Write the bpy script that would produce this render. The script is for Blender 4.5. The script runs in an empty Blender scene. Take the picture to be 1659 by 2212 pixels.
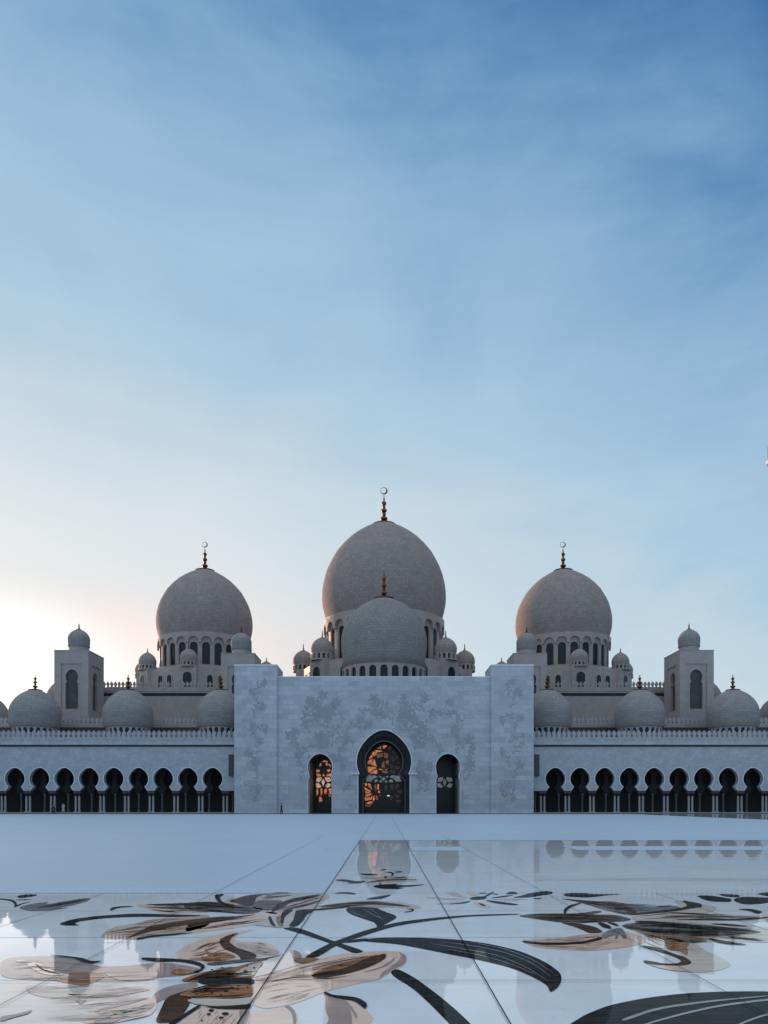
import bpy, bmesh, math, random
from mathutils import Vector, Matrix
from mathutils.geometry import tessellate_polygon
R = math.radians; PI = math.pi
random.seed(4)
S = bpy.context.scene
COL = S.collection
F = 1598.0; HOR = 1736.5; CX = 829.5; CH = 1.65       # camera model: focal length in photo units, horizon, centre, eye height
def PX(x, D): return (x - CX) / F * D                  # photo column -> metres sideways at depth D
def PZ(y, D): return (HOR - y) / F * D + CH            # photo row -> metres up at depth D

# ------------------------------------------------------------------ materials
def newmat(name):
    m = bpy.data.materials.new(name); m.use_nodes = True
    nt = m.node_tree
    return m, nt, nt.nodes['Principled BSDF']
class NB:
    def __init__(s, nt): s.nt = nt
    def n(s, t, **kw):
        o = s.nt.nodes.new(t)
        for k, v in kw.items():
            if k.startswith('i_'):
                key = k[2:]
                key = int(key) if key.isdigit() else key.replace('_', ' ')
                o.inputs[key].default_value = v
            else: setattr(o, k, v)
        return o
    def l(s, a, b): s.nt.links.new(a, b)
    def math(s, op, a, b=None, c=None):
        o = s.nt.nodes.new('ShaderNodeMath'); o.operation = op
        for i, v in enumerate((a, b, c)):
            if v is None: continue
            if isinstance(v, (int, float)): o.inputs[i].default_value = v
            else: s.l(v, o.inputs[i])
        return o.outputs[0]
    def mix(s, f, a, b, blend='MIX'):
        o = s.nt.nodes.new('ShaderNodeMix'); o.data_type = 'RGBA'; o.blend_type = blend
        for i, v in ((0, f), (6, a), (7, b)):
            if isinstance(v, (int, float)): o.inputs[i].default_value = v
            elif isinstance(v, tuple): o.inputs[i].default_value = v if len(v) == 4 else (*v, 1)
            else: s.l(v, o.inputs[i])
        return o.outputs[2]
    def ramp(s, f, stops, interp='LINEAR'):
        o = s.nt.nodes.new('ShaderNodeValToRGB'); o.color_ramp.interpolation = interp
        e = o.color_ramp.elements
        while len(e) < len(stops): e.new(0.5)
        for k, (p, c) in enumerate(stops):
            e[k].position = p
            e[k].color = (c, c, c, 1) if isinstance(c, (int, float)) else (*c, 1)
        s.l(f, o.inputs[0]); return o.outputs[0]

def stone(name, col, var=0.12, scale=0.6, block=None, rough=0.45, bump=0.15, round_=False, carve=None, joint=0.78, tone=.76, mortar=.045, spec=.3, flat=False, grain=.22, gscale=9.0):
    """pale dressed stone: blocks laid in courses, blotches, fine grain"""
    m, nt, b = newmat(name); N = NB(nt)
    tc = N.n('ShaderNodeTexCoord'); sep = N.n('ShaderNodeSeparateXYZ'); N.l(tc.outputs['Object'], sep.inputs[0])
    n1 = N.n('ShaderNodeTexNoise', i_Scale=scale, i_Detail=6.0, i_Roughness=0.65); N.l(tc.outputs['Object'], n1.inputs['Vector'])
    n2 = N.n('ShaderNodeTexNoise', i_Scale=gscale, i_Detail=5.0, i_Roughness=.7); N.l(tc.outputs['Object'], n2.inputs['Vector'])
    c = N.mix(N.ramp(n1.outputs[0], [(0.3, 0.0), (0.7, 1.0)]), tuple(v * (1 - var) for v in col), tuple(min(1, v * (1 + var * .6)) for v in col))
    c = N.mix(N.math('MULTIPLY', N.ramp(n2.outputs[0], [(.30, 0.0), (.70, 1.0)]), grain * 1.6), c, tuple(v * .62 for v in col))
    if block:
        cv = N.n('ShaderNodeCombineXYZ')
        if round_:
            ang = N.math('ARCTAN2', sep.outputs[1], sep.outputs[0])
            N.l(N.math('MULTIPLY', ang, round_), cv.inputs[0])
        else:
            N.l(sep.outputs[0] if flat else N.math('ADD', sep.outputs[0], N.math('MULTIPLY', sep.outputs[1], 0.83)), cv.inputs[0])
        N.l(sep.outputs[1 if flat else 2], cv.inputs[1])
        br = N.n('ShaderNodeTexBrick', i_Scale=1.0, i_Mortar_Size=mortar, i_Mortar_Smooth=0.3, i_Bias=0.0, i_Brick_Width=block[0], i_Row_Height=block[1])
        br.inputs['Color1'].default_value = (1, 1, 1, 1); br.inputs['Color2'].default_value = (tone, tone * 1.01, tone * 1.03, 1); br.inputs['Mortar'].default_value = (joint,) * 3 + (1,)
        N.l(cv.outputs[0], br.inputs['Vector'])
        c = N.mix(1.0, c, br.outputs['Color'], 'MULTIPLY')
    if carve:
        # shallow carved vine ornament, greyer marble, inside the given patches (x0,x1,z0,z1)
        mk = None
        for (x0, x1, z0, z1, soft) in carve:
            def inside(v, a, bb):
                up = N.n('ShaderNodeMapRange', interpolation_type='SMOOTHSTEP'); N.l(v, up.inputs[0]); up.inputs[1].default_value = a - soft; up.inputs[2].default_value = a + soft
                dn = N.n('ShaderNodeMapRange', interpolation_type='SMOOTHSTEP'); N.l(v, dn.inputs[0]); dn.inputs[1].default_value = bb + soft; dn.inputs[2].default_value = bb - soft
                return N.math('MULTIPLY', up.outputs[0], dn.outputs[0])
            q = N.math('MULTIPLY', inside(sep.outputs[0], x0, x1), inside(sep.outputs[2], z0, z1))
            mk = q if mk is None else N.math('MAXIMUM', mk, q)
        big = N.n('ShaderNodeTexNoise', i_Scale=0.42, i_Detail=4.0, i_Roughness=.6, i_Distortion=0.6); N.l(tc.outputs['Object'], big.inputs['Vector'])
        fine = N.n('ShaderNodeTexNoise', i_Scale=.95, i_Detail=5.0, i_Roughness=.72, i_Distortion=1.8); N.l(tc.outputs['Object'], fine.inputs['Vector'])
        f = N.math('MULTIPLY', N.ramp(big.outputs[0], [(0.36, 0.0), (0.52, 1.0)]), N.ramp(fine.outputs[0], [(0.40, 0.0), (0.62, 1.0)]))
        f = N.math('MULTIPLY', f, mk)
        c = N.mix(N.math('MULTIPLY', f, .35), c, tuple(v * .5 for v in col))
    N.l(c, b.inputs['Base Color']); b.inputs['Roughness'].default_value = rough
    b.inputs['Specular IOR Level'].default_value = spec
    if bump:
        bp = N.n('ShaderNodeBump', i_Strength=bump, i_Distance=0.05); N.l(n2.outputs[0], bp.inputs['Height']); N.l(bp.outputs[0], b.inputs['Normal'])
    return m

def plain(name, col, rough=0.5, metal=0.0, var=0.2, scale=3.0, spec=0.5, emit=None, es=0.0):
    m, nt, b = newmat(name); N = NB(nt)
    tc = N.n('ShaderNodeTexCoord'); n1 = N.n('ShaderNodeTexNoise', i_Scale=scale, i_Detail=5.0); N.l(tc.outputs['Object'], n1.inputs['Vector'])
    c = N.mix(n1.outputs[0], tuple(v * (1 - var) for v in col), tuple(min(1, v * (1 + var)) for v in col))
    N.l(c, b.inputs['Base Color']); b.inputs['Roughness'].default_value = rough; b.inputs['Metallic'].default_value = metal
    b.inputs['Specular IOR Level'].default_value = spec
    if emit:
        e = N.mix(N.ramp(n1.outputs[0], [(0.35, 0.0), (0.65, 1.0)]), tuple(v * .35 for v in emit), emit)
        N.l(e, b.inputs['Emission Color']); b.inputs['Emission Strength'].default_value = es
    return m

def polished(name, col, col2, stretch=(1, 1, 1), scale=2.0, rough=0.03, ior=1.28, lo=.35, hi=.65, specks=None, bump=0.0, rot=0.0):
    """polished inlay marble with veins running along one direction"""
    m, nt, b = newmat(name); N = NB(nt)
    tc = N.n('ShaderNodeTexCoord'); mp = N.n('ShaderNodeMapping'); N.l(tc.outputs['Object'], mp.inputs[0])
    mp.inputs['Scale'].default_value = stretch; mp.inputs['Rotation'].default_value = (0, 0, rot)
    n1 = N.n('ShaderNodeTexNoise', i_Scale=scale, i_Detail=8.0, i_Roughness=.68, i_Distortion=.5); N.l(mp.outputs[0], n1.inputs['Vector'])
    c = N.mix(N.ramp(n1.outputs[0], [(lo, 0.0), (hi, 1.0)]), col, col2)
    if specks:
        n3 = N.n('ShaderNodeTexNoise', i_Scale=6.0, i_Detail=6.0, i_Roughness=.8); mp2 = N.n('ShaderNodeMapping'); mp2.inputs['Scale'].default_value = (1, 2.4, 1)
        N.l(tc.outputs['Object'], mp2.inputs[0]); N.l(mp2.outputs[0], n3.inputs['Vector'])
        c = N.mix(N.ramp(n3.outputs[0], [(0.60, 0.0), (0.70, 1.0)]), c, specks)
    N.l(c, b.inputs['Base Color']); b.inputs['Roughness'].default_value = rough; b.inputs['IOR'].default_value = ior
    if bump:      # the slabs are never quite flat: long low ripples running across
        mb_ = N.n('ShaderNodeMapping'); mb_.inputs['Scale'].default_value = (.22, 1.0, 1); N.l(tc.outputs['Object'], mb_.inputs[0])
        nb = N.n('ShaderNodeTexNoise', i_Scale=0.8, i_Detail=3.0); N.l(mb_.outputs[0], nb.inputs['Vector'])
        bp = N.n('ShaderNodeBump', i_Strength=bump, i_Distance=0.02); N.l(nb.outputs[0], bp.inputs['Height']); N.l(bp.outputs[0], b.inputs['Normal'])
    return m

MARBLE = (.575, .59, .63)
M = {}
M['facade'] = stone('portal_marble', tuple(v * 1.04 for v in MARBLE), .08, .35, (1.9, .82), grain=.24, gscale=2.4, carve=[(-14.5, 14.5, 7.5, 19.0, 2.6), (-14.0, -9, 3.5, 10, 2.2), (9, 14.0, 3.5, 10, 2.2), (-8, 8, 15, 21.5, 2.0), (-24.6, -20.2, 5, 22.5, 1.6), (20.2, 24.6, 5, 22.5, 1.6)])
M['wall'] = stone('arcade_marble', (.53, .56, .60), .16, .8, grain=.4, gscale=2.4, block= (1.0, .55), joint=.88, tone=.86)
M['trim'] = stone('trim_marble', (.84, .84, .86), .08, .8, None)
M['parapet'] = stone('parapet_marble', (.44, .45, .48), .14, 1.5, None)
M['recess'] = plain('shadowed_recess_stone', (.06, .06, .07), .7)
M['dome_blue'] = stone('pale_dome_stone', (.385, .362, .345), .10, .5, (.9, .50), round_=4.2, joint=.76, tone=.84, mortar=.05, bump=.4, rough=.8, spec=.1, grain=.45, gscale=2.6)
M['dome_portal'] = stone('grey_dome_stone', (.355, .33, .31), .10, .4, (.9, .55), round_=8.0, joint=.74, tone=.84, mortar=.06, bump=.4, rough=.8, spec=.1, grain=.45, gscale=2.2)
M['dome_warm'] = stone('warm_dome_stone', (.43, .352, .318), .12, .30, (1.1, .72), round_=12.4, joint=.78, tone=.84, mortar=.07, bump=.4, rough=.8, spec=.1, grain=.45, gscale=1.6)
M['hall'] = stone('warm_hall_stone', (.46, .385, .345), .12, .6, (.9, .5), joint=.86, tone=.88)
M['tower'] = stone('tower_stone', (.46, .40, .37), .10, .5, (1.0, .55), joint=.86, tone=.90)
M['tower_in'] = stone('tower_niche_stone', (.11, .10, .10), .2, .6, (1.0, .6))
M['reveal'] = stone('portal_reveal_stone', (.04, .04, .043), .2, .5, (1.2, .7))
M['dark'] = plain('shaded_interior_stone', (.025, .027, .03), .6)  # gloom of the gallery and doorways put into the base colour
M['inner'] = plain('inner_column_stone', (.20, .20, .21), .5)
M['glass'] = plain('dark_window_glass', (.016, .018, .021), .25, spec=.3)
M['gold'] = plain('gilded_metal', (.18, .072, .030), .32, 1.0, .25)
M['bronze'] = plain('dark_bronze', (.045, .035, .03), .4, .6)
M['amber'] = plain('amber_lit_glass', (.30, .10, .04), .3, emit=(.62, .20, .075), es=.85, scale=2.2)  # sunlight behind the door panes is put into these glasses as glow
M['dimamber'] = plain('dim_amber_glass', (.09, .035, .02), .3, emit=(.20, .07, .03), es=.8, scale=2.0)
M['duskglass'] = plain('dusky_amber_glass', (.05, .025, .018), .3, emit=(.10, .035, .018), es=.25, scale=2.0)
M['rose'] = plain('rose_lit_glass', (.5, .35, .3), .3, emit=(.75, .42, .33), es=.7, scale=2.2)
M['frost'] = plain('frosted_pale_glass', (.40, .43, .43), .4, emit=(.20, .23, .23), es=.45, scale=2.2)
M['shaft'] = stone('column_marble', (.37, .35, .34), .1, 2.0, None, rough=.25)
M['box'] = plain('dark_grey_paint', (.05, .05, .052), .5)
M['floor'] = polished('polished_white_marble', (.76, .78, .80), (.86, .87, .88), (1, 1.6, 1), .8, .025, 1.27, specks=(.55, .58, .61), bump=.15)
M['matte'] = stone('honed_sky_tinted_marble', (.48, .58, .68), .05, .10, (2.03, 2.27), rough=.5, bump=.04, flat=True, joint=.88, tone=.965, mortar=.012)  # blue of the mirrored sky is put into the base colour
M['joint'] = plain('paving_joint', (.012, .012, .013), .7, spec=.05)
M['dark_strip'] = plain('dark_strip_stone', (.05, .055, .065), .6)
M['i_dark'] = polished('black_green_marble', (.012, .014, .014), (.04, .043, .042), (1, 4, 1), 3.0, specks=(.06, .064, .064), ior=1.05)
M['i_char'] = polished('charcoal_streaked_marble', (.03, .025, .023), (.34, .28, .24), (.6, 7, 1), 5.0, lo=.42, hi=.66, ior=1.07)
M['i_pink'] = polished('pale_pink_marble', (.86, .56, .43), (.93, .70, .58), (.7, 2, 1), 2.0, ior=1.4)
M['i_rose'] = polished('rose_marble', (.74, .45, .33), (.84, .59, .47), (.7, 2, 1), 2.0)
M['i_pale'] = polished('ivory_marble', (.82, .67, .60), (.90, .80, .74), (.7, 3, 1), 2.5, specks=(.52, .40, .34), ior=1.45)
M['i_beige'] = polished('beige_marble', (.60, .49, .40), (.76, .64, .54), (.6, 3, 1), 2.5)
M['i_mauve'] = polished('mauve_grey_marble', (.38, .27, .245), (.48, .355, .325), (.8, 2, 1), 2.0, ior=1.4)
M['i_brown'] = polished('dark_brown_marble', (.045, .024, .017), (.11, .06, .04), (.7, 4, 1), 3.0, ior=1.06)
M['i_rust'] = polished('rust_veined_marble', (.09, .042, .024), (.56, .25, .11), (.5, 5, 1), 3.5, lo=.36, hi=.62, specks=(.40, .33, .30))
M['i_vein'] = polished('brown_veined_pink_marble', (.22, .11, .07), (.72, .54, .45), (.4, 6, 1), 3.2, lo=.34, hi=.56)
M['i_grey'] = polished('grey_marble', (.15, .145, .14), (.27, .26, .255), (.7, 3, 1), 3.0)
M['i_line'] = polished('pale_vein_marble', (.20, .21, .21), (.34, .35, .35), (1, 1, 1), 3.0)
M['robe'] = plain('black_cloth', (.012, .012, .014), .8)
M['white_cloth'] = plain('white_cloth', (.6, .6, .6), .8)
M['skin'] = plain('skin', (.32, .19, .13), .55)
M['hair'] = plain('dark_hair', (.012, .01, .009), .6)

# ------------------------------------------------------------------ mesh helpers
class MB:
    def __init__(s): s.v = []; s.f = []
    def add(s, vs, fs):
        o = len(s.v); s.v += [tuple(v) for v in vs]; s.f += [tuple(i + o for i in f) for f in fs]; return s
    def box(s, x0, x1, y0, y1, z0, z1):
        return s.add([(x0, y0, z0), (x1, y0, z0), (x1, y1, z0), (x0, y1, z0), (x0, y0, z1), (x1, y0, z1), (x1, y1, z1), (x0, y1, z1)],
                     [(0, 3, 2, 1), (4, 5, 6, 7), (0, 1, 5, 4), (1, 2, 6, 5), (2, 3, 7, 6), (3, 0, 4, 7)])
    def rbox(s, c, hx, hy, z0, z1, a):
        vs = []
        for z in (z0, z1):
            for (x, y) in ((-hx, -hy), (hx, -hy), (hx, hy), (-hx, hy)):
                vs.append((c[0] + x * math.cos(a) - y * math.sin(a), c[1] + x * math.sin(a) + y * math.cos(a), z))
        return s.add(vs, [(0, 3, 2, 1), (4, 5, 6, 7), (0, 1, 5, 4), (1, 2, 6, 5), (2, 3, 7, 6), (3, 0, 4, 7)])
    def lathe(s, prof, n=32, c=(0, 0), a0=0.0):
        vs = []; fs = []; k = len(prof)
        for i in range(n):
            a = a0 + 2 * PI * i / n
            for (r, z) in prof: vs.append((c[0] + r * math.cos(a), c[1] + r * math.sin(a), z))
        for i in range(n):
            j = (i + 1) % n
            for q in range(k - 1):
                if prof[q][0] == 0 and prof[q + 1][0] == 0: continue
                fs.append((i * k + q, j * k + q, j * k + q + 1, i * k + q + 1))
        return s.add(vs, fs)
    def slab(s, outer, holes, y0, y1, fn=None, back=True):
        """plate with holes in the x,z plane between depths y0 (front) and y1; fn maps (x,y,z)"""
        loops = [outer] + list(holes)
        tris = tessellate_polygon([[Vector((p[0], p[1], 0)) for p in L] for L in loops])
        flat = [p for L in loops for p in L]; n = len(flat)
        fn = fn or (lambda x, y, z: (x, y, z))
        vs = [fn(p[0], y0, p[1]) for p in flat] + [fn(p[0], y1, p[1]) for p in flat]
        fs = [tuple(t) for t in tris]
        if back: fs += [tuple(n + i for i in reversed(t)) for t in tris]
        o = 0
        for L in loops:
            m = len(L)
            for i in range(m):
                j = (i + 1) % m; fs.append((o + i, o + j, n + o + j, n + o + i))
            o += m
        return s.add(vs, fs)
    def ribbon(s, pts, w, y0, y1):
        """moulding of width w along the open polyline pts (x,z), outside on the left of travel"""
        k = len(pts); L = []
        for i, p in enumerate(pts):
            a = Vector(pts[max(0, i - 1)]); b = Vector(pts[min(k - 1, i + 1)]); d = (b - a).normalized(); nrm = Vector((-d.y, d.x))
            L.append((p[0] + nrm.x * w, p[1] + nrm.y * w))
        vs = []
        for (p, q) in zip(pts, L): vs += [(p[0], y0, p[1]), (q[0], y0, q[1]), (q[0], y1, q[1]), (p[0], y1, p[1])]
        fs = []
        for i in range(k - 1):
            for q in range(4): fs.append((i * 4 + q, i * 4 + (q + 1) % 4, (i + 1) * 4 + (q + 1) % 4, (i + 1) * 4 + q))
        fs += [(0, 1, 2, 3), ((k - 1) * 4 + 3, (k - 1) * 4 + 2, (k - 1) * 4 + 1, (k - 1) * 4)]
        return s.add(vs, fs)
    def mesh(s, name, mat, sharp=38, off=(0, 0, 0)):
        me = bpy.data.meshes.new(name)
        me.from_pydata([(v[0] - off[0], v[1] - off[1], v[2] - off[2]) for v in s.v], [], s.f)
        bm = bmesh.new(); bm.from_mesh(me); bmesh.ops.remove_doubles(bm, verts=bm.verts, dist=1e-5)
        bmesh.ops.recalc_face_normals(bm, faces=bm.faces); bm.to_mesh(me); bm.free()
        me.materials.append(M[mat] if isinstance(mat, str) else mat)
        if sharp:
            me.shade_smooth(); me.set_sharp_from_angle(angle=R(sharp))
        return me

def wpos(o):
    p = Vector((0, 0, 0))
    while o is not None: p += o.location; o = o.parent
    return p
def link(name, me, parent=None, loc=(0, 0, 0), rz=0.0):
    o = bpy.data.objects.new(name, me); COL.objects.link(o)
    o.location = loc; o.rotation_euler = (0, 0, rz)
    if parent: o.parent = parent
    return o
def part(name, mb, mat, parent, sharp=38):
    """a part whose shape was given in world metres"""
    return link(name, mb.mesh(name, mat, sharp, wpos(parent)), parent)
def thing(name, label, cat, loc, group=None):
    o = bpy.data.objects.new(name, None); COL.objects.link(o); o.location = loc
    o.empty_display_size = .5
    o['label'] = label; o['category'] = cat
    if group: o['group'] = group
    return o
def tag(o, label, cat, group=None):
    o['label'] = label; o['category'] = cat
    if group: o['group'] = group
    return o
def structure(name, mb, mat, sharp=0):
    o = link(name, mb.mesh(name, mat, sharp)); o['kind'] = 'structure'; return o
def copy_tree(o, parent=None):
    c = o.copy(); COL.objects.link(c)
    if parent: c.parent = parent
    for ch in list(o.children): copy_tree(ch, c)
    return c

def arch_curve(cx, zc, r, apex, zp, n=22, p=5.0, ph=None):
    """horseshoe arch curve from the right pinch over the pointed top to the left pinch"""
    t0 = math.asin(max(-1, min(1, (zp - zc) / r))) if ph is None else -math.acos(ph / r)
    rl = r if ph is None else (zc - zp) / math.sin(-t0); out = []
    for i in range(n + 1):
        t = t0 + (PI - 2 * t0) * i / n
        s_ = max(0.0, math.sin(t)); z = zc + (r if t > 0 and t < PI else rl) * math.sin(t) + (apex - zc - r) * s_ ** p
        out.append((cx + r * math.cos(t), z))
    return out
def keyhole(cx, zc, r, apex, zp, hb, zflare, zb, n=22, ph=None):
    a = arch_curve(cx, zc, r, apex, zp, n, 5.0, ph)
    return [(cx + hb, zb), (cx + hb, zflare)] + a + [(cx - hb, zflare), (cx - hb, zb)]
def arched(cx, w, z0, z1, n=10, k=1.0):
    h = w / 2; out = [(cx + h, z0)]
    for i in range(n + 1):
        t = PI * i / n; out.append((cx + h * math.cos(t), z1 - h * k + h * k * math.sin(t)))
    return out + [(cx - h, z0)]

# ------------------------------------------------------------------ domes
PROF = [(0, 1.0), (.083, .997), (.18, .98), (.29, .948), (.38, .908), (.455, .862), (.57, .785), (.676, .68), (.77, .565), (.84, .455), (.91, .32), (.955, .215), (.985, .115), (1.0, .03)]
def bulb_profile(Rd, apex, neck, rneck):
    out = []
    for i in range(7):
        t = i / 6.0
        out.append((Rd * (rneck + (1 - rneck) * math.sin(t * PI / 2)), -neck * (1 - t)))
    return out + [(Rd * r, apex * u) for (u, r) in PROF[1:]] + [(0, apex * 1.002)]
def finial_mesh(h, w, crescent, flare):
    k = ('fin', round(h, 2), round(w, 2), crescent, round(flare, 2))
    if k in CACHE: return CACHE[k]
    mb = MB()
    pr = [(flare, -.035 * h), (flare * .98, .0), (flare * .55 + w * .3, .03 * h), (w * .62, .075 * h), (w * .5, .10 * h)]
    def ball(z, rr, hh):
        return [(max(.18 * w, rr * math.cos(t)), z + hh * math.sin(t)) for t in [(-80 + 160 * i / 8) * PI / 180 for i in range(9)]]
    top = .80 if crescent else 1.0
    pr += ball(.20 * top * h, w * .98, .085 * top * h) + [(w * .45, .31 * top * h), (w * .45, .34 * top * h), (w * .6, .36 * top * h)]
    pr += ball(.47 * top * h, w * .78, .075 * top * h) + [(w * .40, .57 * top * h), (w * .40, .60 * top * h)]
    pr += ball(.70 * top * h, w * .62, .08 * top * h) + [(w * .2, .83 * top * h), (w * .11, .92 * top * h), (w * .04, top * h)]
    mb.lathe(pr, 20)
    if crescent:
        Ro = .094 * h; zc = top * h + Ro * .96; n = 40; m = 8; vs = []; fs = []
        for i in range(n):
            a = 2 * PI * i / n
            th = Ro * (.05 + .17 * (.5 + .5 * math.cos(a + .55)) ** 1.3)      # ring thick at the lower right, thin at the upper left
            rc = Ro - th
            for j in range(m):
                b = 2 * PI * j / m
                rr = rc + th * math.cos(b); vs.append((rr * math.cos(a), th * .8 * math.sin(b), zc + rr * math.sin(a)))
        for i in range(n):
            for j in range(m):
                fs.append((i * m + j, ((i + 1) % n) * m + j, ((i + 1) % n) * m + (j + 1) % m, i * m + (j + 1) % m))
        mb.add(vs, fs)
    CACHE[k] = mb.mesh('finial', 'gold', 50); return CACHE[k]
CACHE = {}
def cyl_cells(mb, r, th, n, cell_outer, holes, a0=0.0, taper=0.0):
    """repeat a flat cell (s = arc metres, z) round a cylinder; front at radius r, reveals th deep"""
    for i in range(n):
        ac = a0 + 2 * PI * i / n
        def fn(x, y, z, ac=ac):
            rr = r - y + taper * z; a = ac + x / r
            return (rr * math.cos(a), rr * math.sin(a), z)
        mb.slab(cell_outer, holes, 0.0, th, fn, back=False)
    return mb
def cell_rect(w, z0, z1, k=6):
    return [(-w / 2 + w * i / k, z0) for i in range(k + 1)] + [(w / 2 - w * i / k, z1) for i in range(k + 1)]

def dome(parent, x, y, z0, Rd, apex, neck, rneck, mat, fin, ring=None, drum=None, seg=64, windows=None, scallop=None, opening=None, label=None, fz=None):
    """bulb with its equator at z0. fin=(height,width,crescent,flare); ring=(r0,r1,z0,z1) moulding; drum=(r,z0,z1,mat)
       windows=(n,width,zlo,zhi,oval); scallop=(n,r,z0,z1); every z below is relative to z0"""
    o = wpos(parent); k = ('bulb', Rd, apex, neck, rneck, mat, str(ring))
    if k not in CACHE:
        mb = MB().lathe(bulb_profile(Rd, apex, neck, rneck), seg)
        if ring:
            for (ra, za, rb, zb) in ring: mb.lathe([(rb * .9, za), (ra, za), (ra * 1.012, (za * 2 + zb) / 3), (rb, zb), (rb * .9, zb)], seg)
        CACHE[k] = mb.mesh('dome', mat, 32)
    d = link('dome', CACHE[k], parent, (x - o.x, y - o.y, z0 - o.z))
    if label: d['label'] = label
    if fin: link('finial', finial_mesh(*fin), d, (0, 0, apex if fz is None else fz))
    if drum:
        r, za, zb, dm = drum; k = ('drum', r, za, zb, dm, str(windows))
        if windows:
            n, w, zl, zh, oval = windows; cw = 2 * PI * r / n
            if k not in CACHE:
                if oval:
                    hole = [(w / 2 * math.cos(t), (zl + zh) / 2 + (zh - zl) / 2 * math.copysign(abs(math.sin(t)) ** .7, math.sin(t))) for t in [2 * PI * q / 18 for q in range(18)]]
                else: hole = arched(0, w, zl, zh)
                a0 = -PI / 2
                mb = cyl_cells(MB(), r, .45 * min(1, w), n, cell_rect(cw, za, zb), [hole], a0)
                CACHE[k] = mb.mesh('drum', dm, 32)
                ri = r - .45 * min(1, w) * .9; hw = (w / 2 * 1.06) / r; vs = []; fs = []
                for q in range(5):
                    a = -hw + 2 * hw * q / 4
                    vs += [(ri * math.cos(a), ri * math.sin(a), zl - .08), (ri * math.cos(a), ri * math.sin(a), zh + .08)]
                for q in range(4): fs.append((q * 2, q * 2 + 2, q * 2 + 3, q * 2 + 1))
                CACHE[k + ('w',)] = MB().add(vs, fs).mesh('window', 'glass', 50)
            link('drum', CACHE[k], d)
            for i in range(n): link('drum_window', CACHE[k + ('w',)], d, (0, 0, 0), -PI / 2 + 2 * PI * i / n)
        else:
            if k not in CACHE: CACHE[k] = MB().lathe([(r, za), (r, zb)], seg).mesh('drum', dm, 32)
            link('drum', CACHE[k], d)
    if opening:      # small drum: posts round a dark core
        r, za, zb, n, dm = opening; k = ('open', r, za, zb, n, dm)
        if k not in CACHE:
            mb = MB()
            for i in range(n):
                a = 2 * PI * (i + .5) / n; mb.rbox((r * math.cos(a), r * math.sin(a)), .12 * r, .11 * r, za, zb, a)
            mb.lathe([(r * 1.06, zb), (r * 1.06, zb + .12 * r), (r * .8, zb + .12 * r)], 32).lathe([(r * 1.12, za - .3), (r * 1.12, za), (r * .8, za)], 32)
            CACHE[k] = mb.mesh('drum', dm, 32)
            CACHE[k + ('c',)] = MB().lathe([(r * .88, za - .1), (r * .88, zb + .05)], 32).mesh('drum_opening', 'glass', 32)
        link('drum', CACHE[k], d); link('drum_opening', CACHE[k + ('c',)], d)
    if scallop:      # niche heads hanging under the neck of a big dome
        n, r, za, zb, dm = scallop; k = ('scal', n, r, za, zb, dm)
        if k not in CACHE:
            cw = 2 * PI * r / n; ow = cw * .40; pts = [(-cw / 2, za), (-ow, za)]
            for i in range(11):
                t = PI - PI * i / 10
                pts.append((ow * math.cos(t), za + .12 + (zb - za) * .52 * math.sin(t) ** .8))
            pts += [(ow, za), (cw / 2, za), (cw / 2, zb), (cw / 4, zb), (0, zb), (-cw / 4, zb), (-cw / 2, zb)]
            mb = cyl_cells(MB(), r, .75, n, pts, [], -PI / 2)
            CACHE[k] = mb.mesh('niche_band', dm, 32)
        link('niche_band', CACHE[k], d)
    return d

# ------------------------------------------------------------------ parapets
def merlon_outline(w, h):
    half = [(.50, 0), (.50, .06), (.24, .16), (.20, .28), (.36, .46), (.47, .58), (.36, .72), (.17, .86), (.06, .96), (0, 1.0)]
    return [(x * w, z * h) for (x, z) in half] + [(-x * w, z * h) for (x, z) in reversed(half[:-1])]
def crenel_row(mb, x0, x1, y, z, w, h, gap, th=.35):
    n = int((x1 - x0) / gap)
    for i in range(n):
        xc = x0 + gap * (i + .5)
        mb.slab([(xc + a, z + b) for (a, b) in merlon_outline(w, h)], [], y, y + th)
    return mb

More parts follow.
